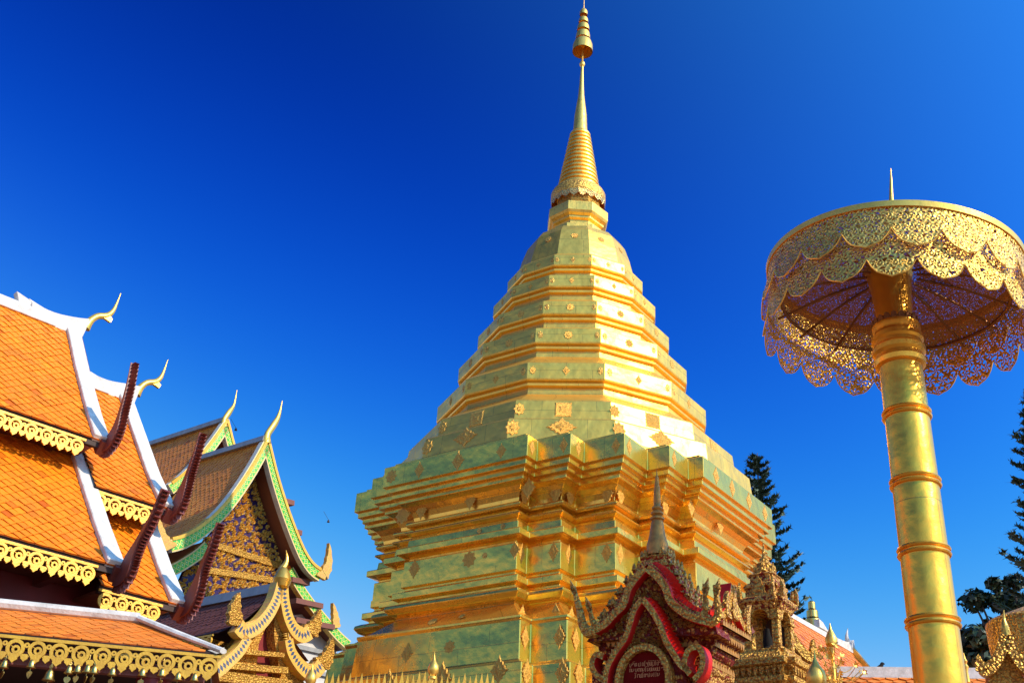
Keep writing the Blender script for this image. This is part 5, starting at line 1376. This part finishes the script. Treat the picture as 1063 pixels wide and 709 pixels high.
# ------------------------------------------------------------------ trees
def needle_tree(name, base, top_z, rad, label, seed, z_lo=2.0, whorl=.75, dens=1.0):
    rnd = random.Random(seed); t = thing(name, base, label, 'tree'); H = top_z
    mb = MB(); mb.tube([base + ZZ * (H * f) + V((.05 * math.sin(f * 7), .04 * math.cos(f * 5), 0)) for f in [i / 10 for i in range(11)]], [.28 * (1 - f / 10.4) for f in range(11)], 8); mb.build('trunk', M['bark'], t, smooth=True)
    mb = MB(); z = z_lo
    while z < H - .1:
        f = (z - z_lo) / (H - z_lo); R_ = rad * (1 - f) ** .75 * rnd.uniform(.82, 1.08) + .12
        n = 6 if f < .8 else 5; a0 = rnd.uniform(0, 360)
        for k in range(n):
            if rnd.random() < .10: continue
            a = a0 + k * 360 / n + rnd.uniform(-14, 14); L = R_ * rnd.uniform(.75, 1.1); d = hd(a); sd = hd(a + 90)
            P = []
            for j in range(9):
                g_ = j / 8; P.append(base + d * L * g_ + ZZ * (z + rnd.uniform(-.02, .02) + L * (-.10 * math.sin(g_ * 2.2) + .34 * g_ ** 2.2)))
            for j in range(8):
                p, q = P[j], P[j + 1]
                mb.tube([p, q], .012, 3, 0, False)
            # side twigs thick with needles
            m_ = int(11 * dens)
            for j in range(m_):
                g_ = .12 + .88 * (j + rnd.random()) / m_; i = min(7, int(g_ * 8)); p = P[i] + (P[i + 1] - P[i]) * (g_ * 8 - i)
                for s_ in (-1, 1):
                    l = L * .26 * (1.15 - g_ * .6) * rnd.uniform(.6, 1.2); e = p + sd * s_ * l * .75 + d * l * .65 + ZZ * l * rnd.uniform(.10, .40)
                    mid = (p + e) / 2 + ZZ * l * -.05; w = .05 + .03 * rnd.random(); c = max(0, min(1, rnd.gauss(.45, .25)))
                    for w3 in (ZZ, d.cross(ZZ)):
                        mb.face([p - w3 * w * .6, mid - w3 * w, e, mid + w3 * w, p + w3 * w * .6], None, 0, c)
                    for q_ in range(5):
                        h = rnd.random(); b = p + (e - p) * h; o = V((rnd.uniform(-1, 1), rnd.uniform(-1, 1), rnd.uniform(-.4, 1))).normalized() * rnd.uniform(.07, .15); o2 = (e - p).normalized() * .05
                        mb.face([b, b + o + o2, b + o2 * 1.2], None, 0, c)
        z += whorl * (1 - .55 * f) * rnd.uniform(.85, 1.15)
    mb.build('crown', M['needle'], t, merge=False, recalc=False)
b = at(785, 470, 34); zt_ = b.z; b.z = 0
needle_tree('araucaria_tree', b, zt_, 2.2, 'tall dark conifer with upswept branches behind the right side of the chedi', 3, 6.0, .56, .95)
b = at(1083, 455, 30); zt_ = at(1083, 400, 30).z; b.z = 0
needle_tree('araucaria_tree', b, zt_, 1.75, 'dark conifer whose branch tips show along the right edge', 8, 8.5, .45)
def leaf_tree(base, cz, r, label, seed, n=5200, ls=.11):
    rnd = random.Random(seed); t = thing('broadleaf_tree', base, label, 'tree', None)
    mb = MB(); mb.tube(smoothpath([base, base + V((.1, .05, cz * .45)), base + V((-.05, .1, cz * .8))], 4), [.26, .25, .24, .22, .21, .2, .18, .16, .14], 8)
    clumps = []
    for i in range(26):
        d = V((rnd.gauss(0, 1), rnd.gauss(0, 1), rnd.gauss(0, .8))).normalized() * r * rnd.uniform(.35, .95); c = base + ZZ * cz + d; clumps.append((c, r * rnd.uniform(.22, .42), rnd.random()))
        mb.tube(smoothpath([base + ZZ * cz * .7, base + ZZ * (cz * .85) + d * .4, c], 3), [.09, .08, .07, .06, .04, .03, .02], 5)
    mb.build('trunk', M['bark'], t, smooth=True)
    mb = MB()
    for i in range(n):
        c, rr, tc = clumps[rnd.randrange(len(clumps))]; d = V((rnd.gauss(0, 1), rnd.gauss(0, 1), rnd.gauss(0, 1))).normalized() * rr * rnd.random() ** .4
        p = c + V((d.x, d.y, d.z * .75)); nr = (d.normalized() + V((rnd.uniform(-1, 1), rnd.uniform(-1, 1), rnd.uniform(0, 1.2)))).normalized(); x = nr.orthogonal().normalized(); y = nr.cross(x); a = rnd.uniform(0, 6.28); x, y = x * math.cos(a) + y * math.sin(a), y * math.cos(a) - x * math.sin(a); l = ls * rnd.uniform(.7, 1.4)
        mb.face([p - x * l, p - y * l * .45, p + x * l, p + y * l * .45], None, 0, max(0, min(1, tc * .5 + rnd.random() * .5)))
    mb.build('crown', M['leaf'], t, merge=False, recalc=False)
b = at(1010, 690, 30); c = at(1018, 688, 30); b.z = 0; leaf_tree(b, c.z, 1.15, 'rounded dark broadleaf tree just right of the parasol pole, above the gallery', 4)
b = at(1052, 650, 33); c = at(1060, 632, 33); b.z = 0; leaf_tree(b, c.z, 1.0, 'dark broadleaf tree between the rounded tree and the right edge, reaching higher', 9, 4200)
q = at(1002, 690, 23); fin = MB()
fin.lathe([(.05, at(1002, 708, 23).z), (.035, at(1002, 697, 23).z), (.06, at(1002, 692, 23).z), (.03, at(1002, 689, 23).z), (.05, at(1002, 686, 23).z), (.02, at(1002, 683, 23).z), (.003, at(1002, 677, 23).z)], V((q.x, q.y, 0)), 12)
tag(fin.build('gallery_finial', M['goldsolid'], None, smooth=True), 'thin gilt finial rising from the gallery roof beside the parasol pole', 'finial')
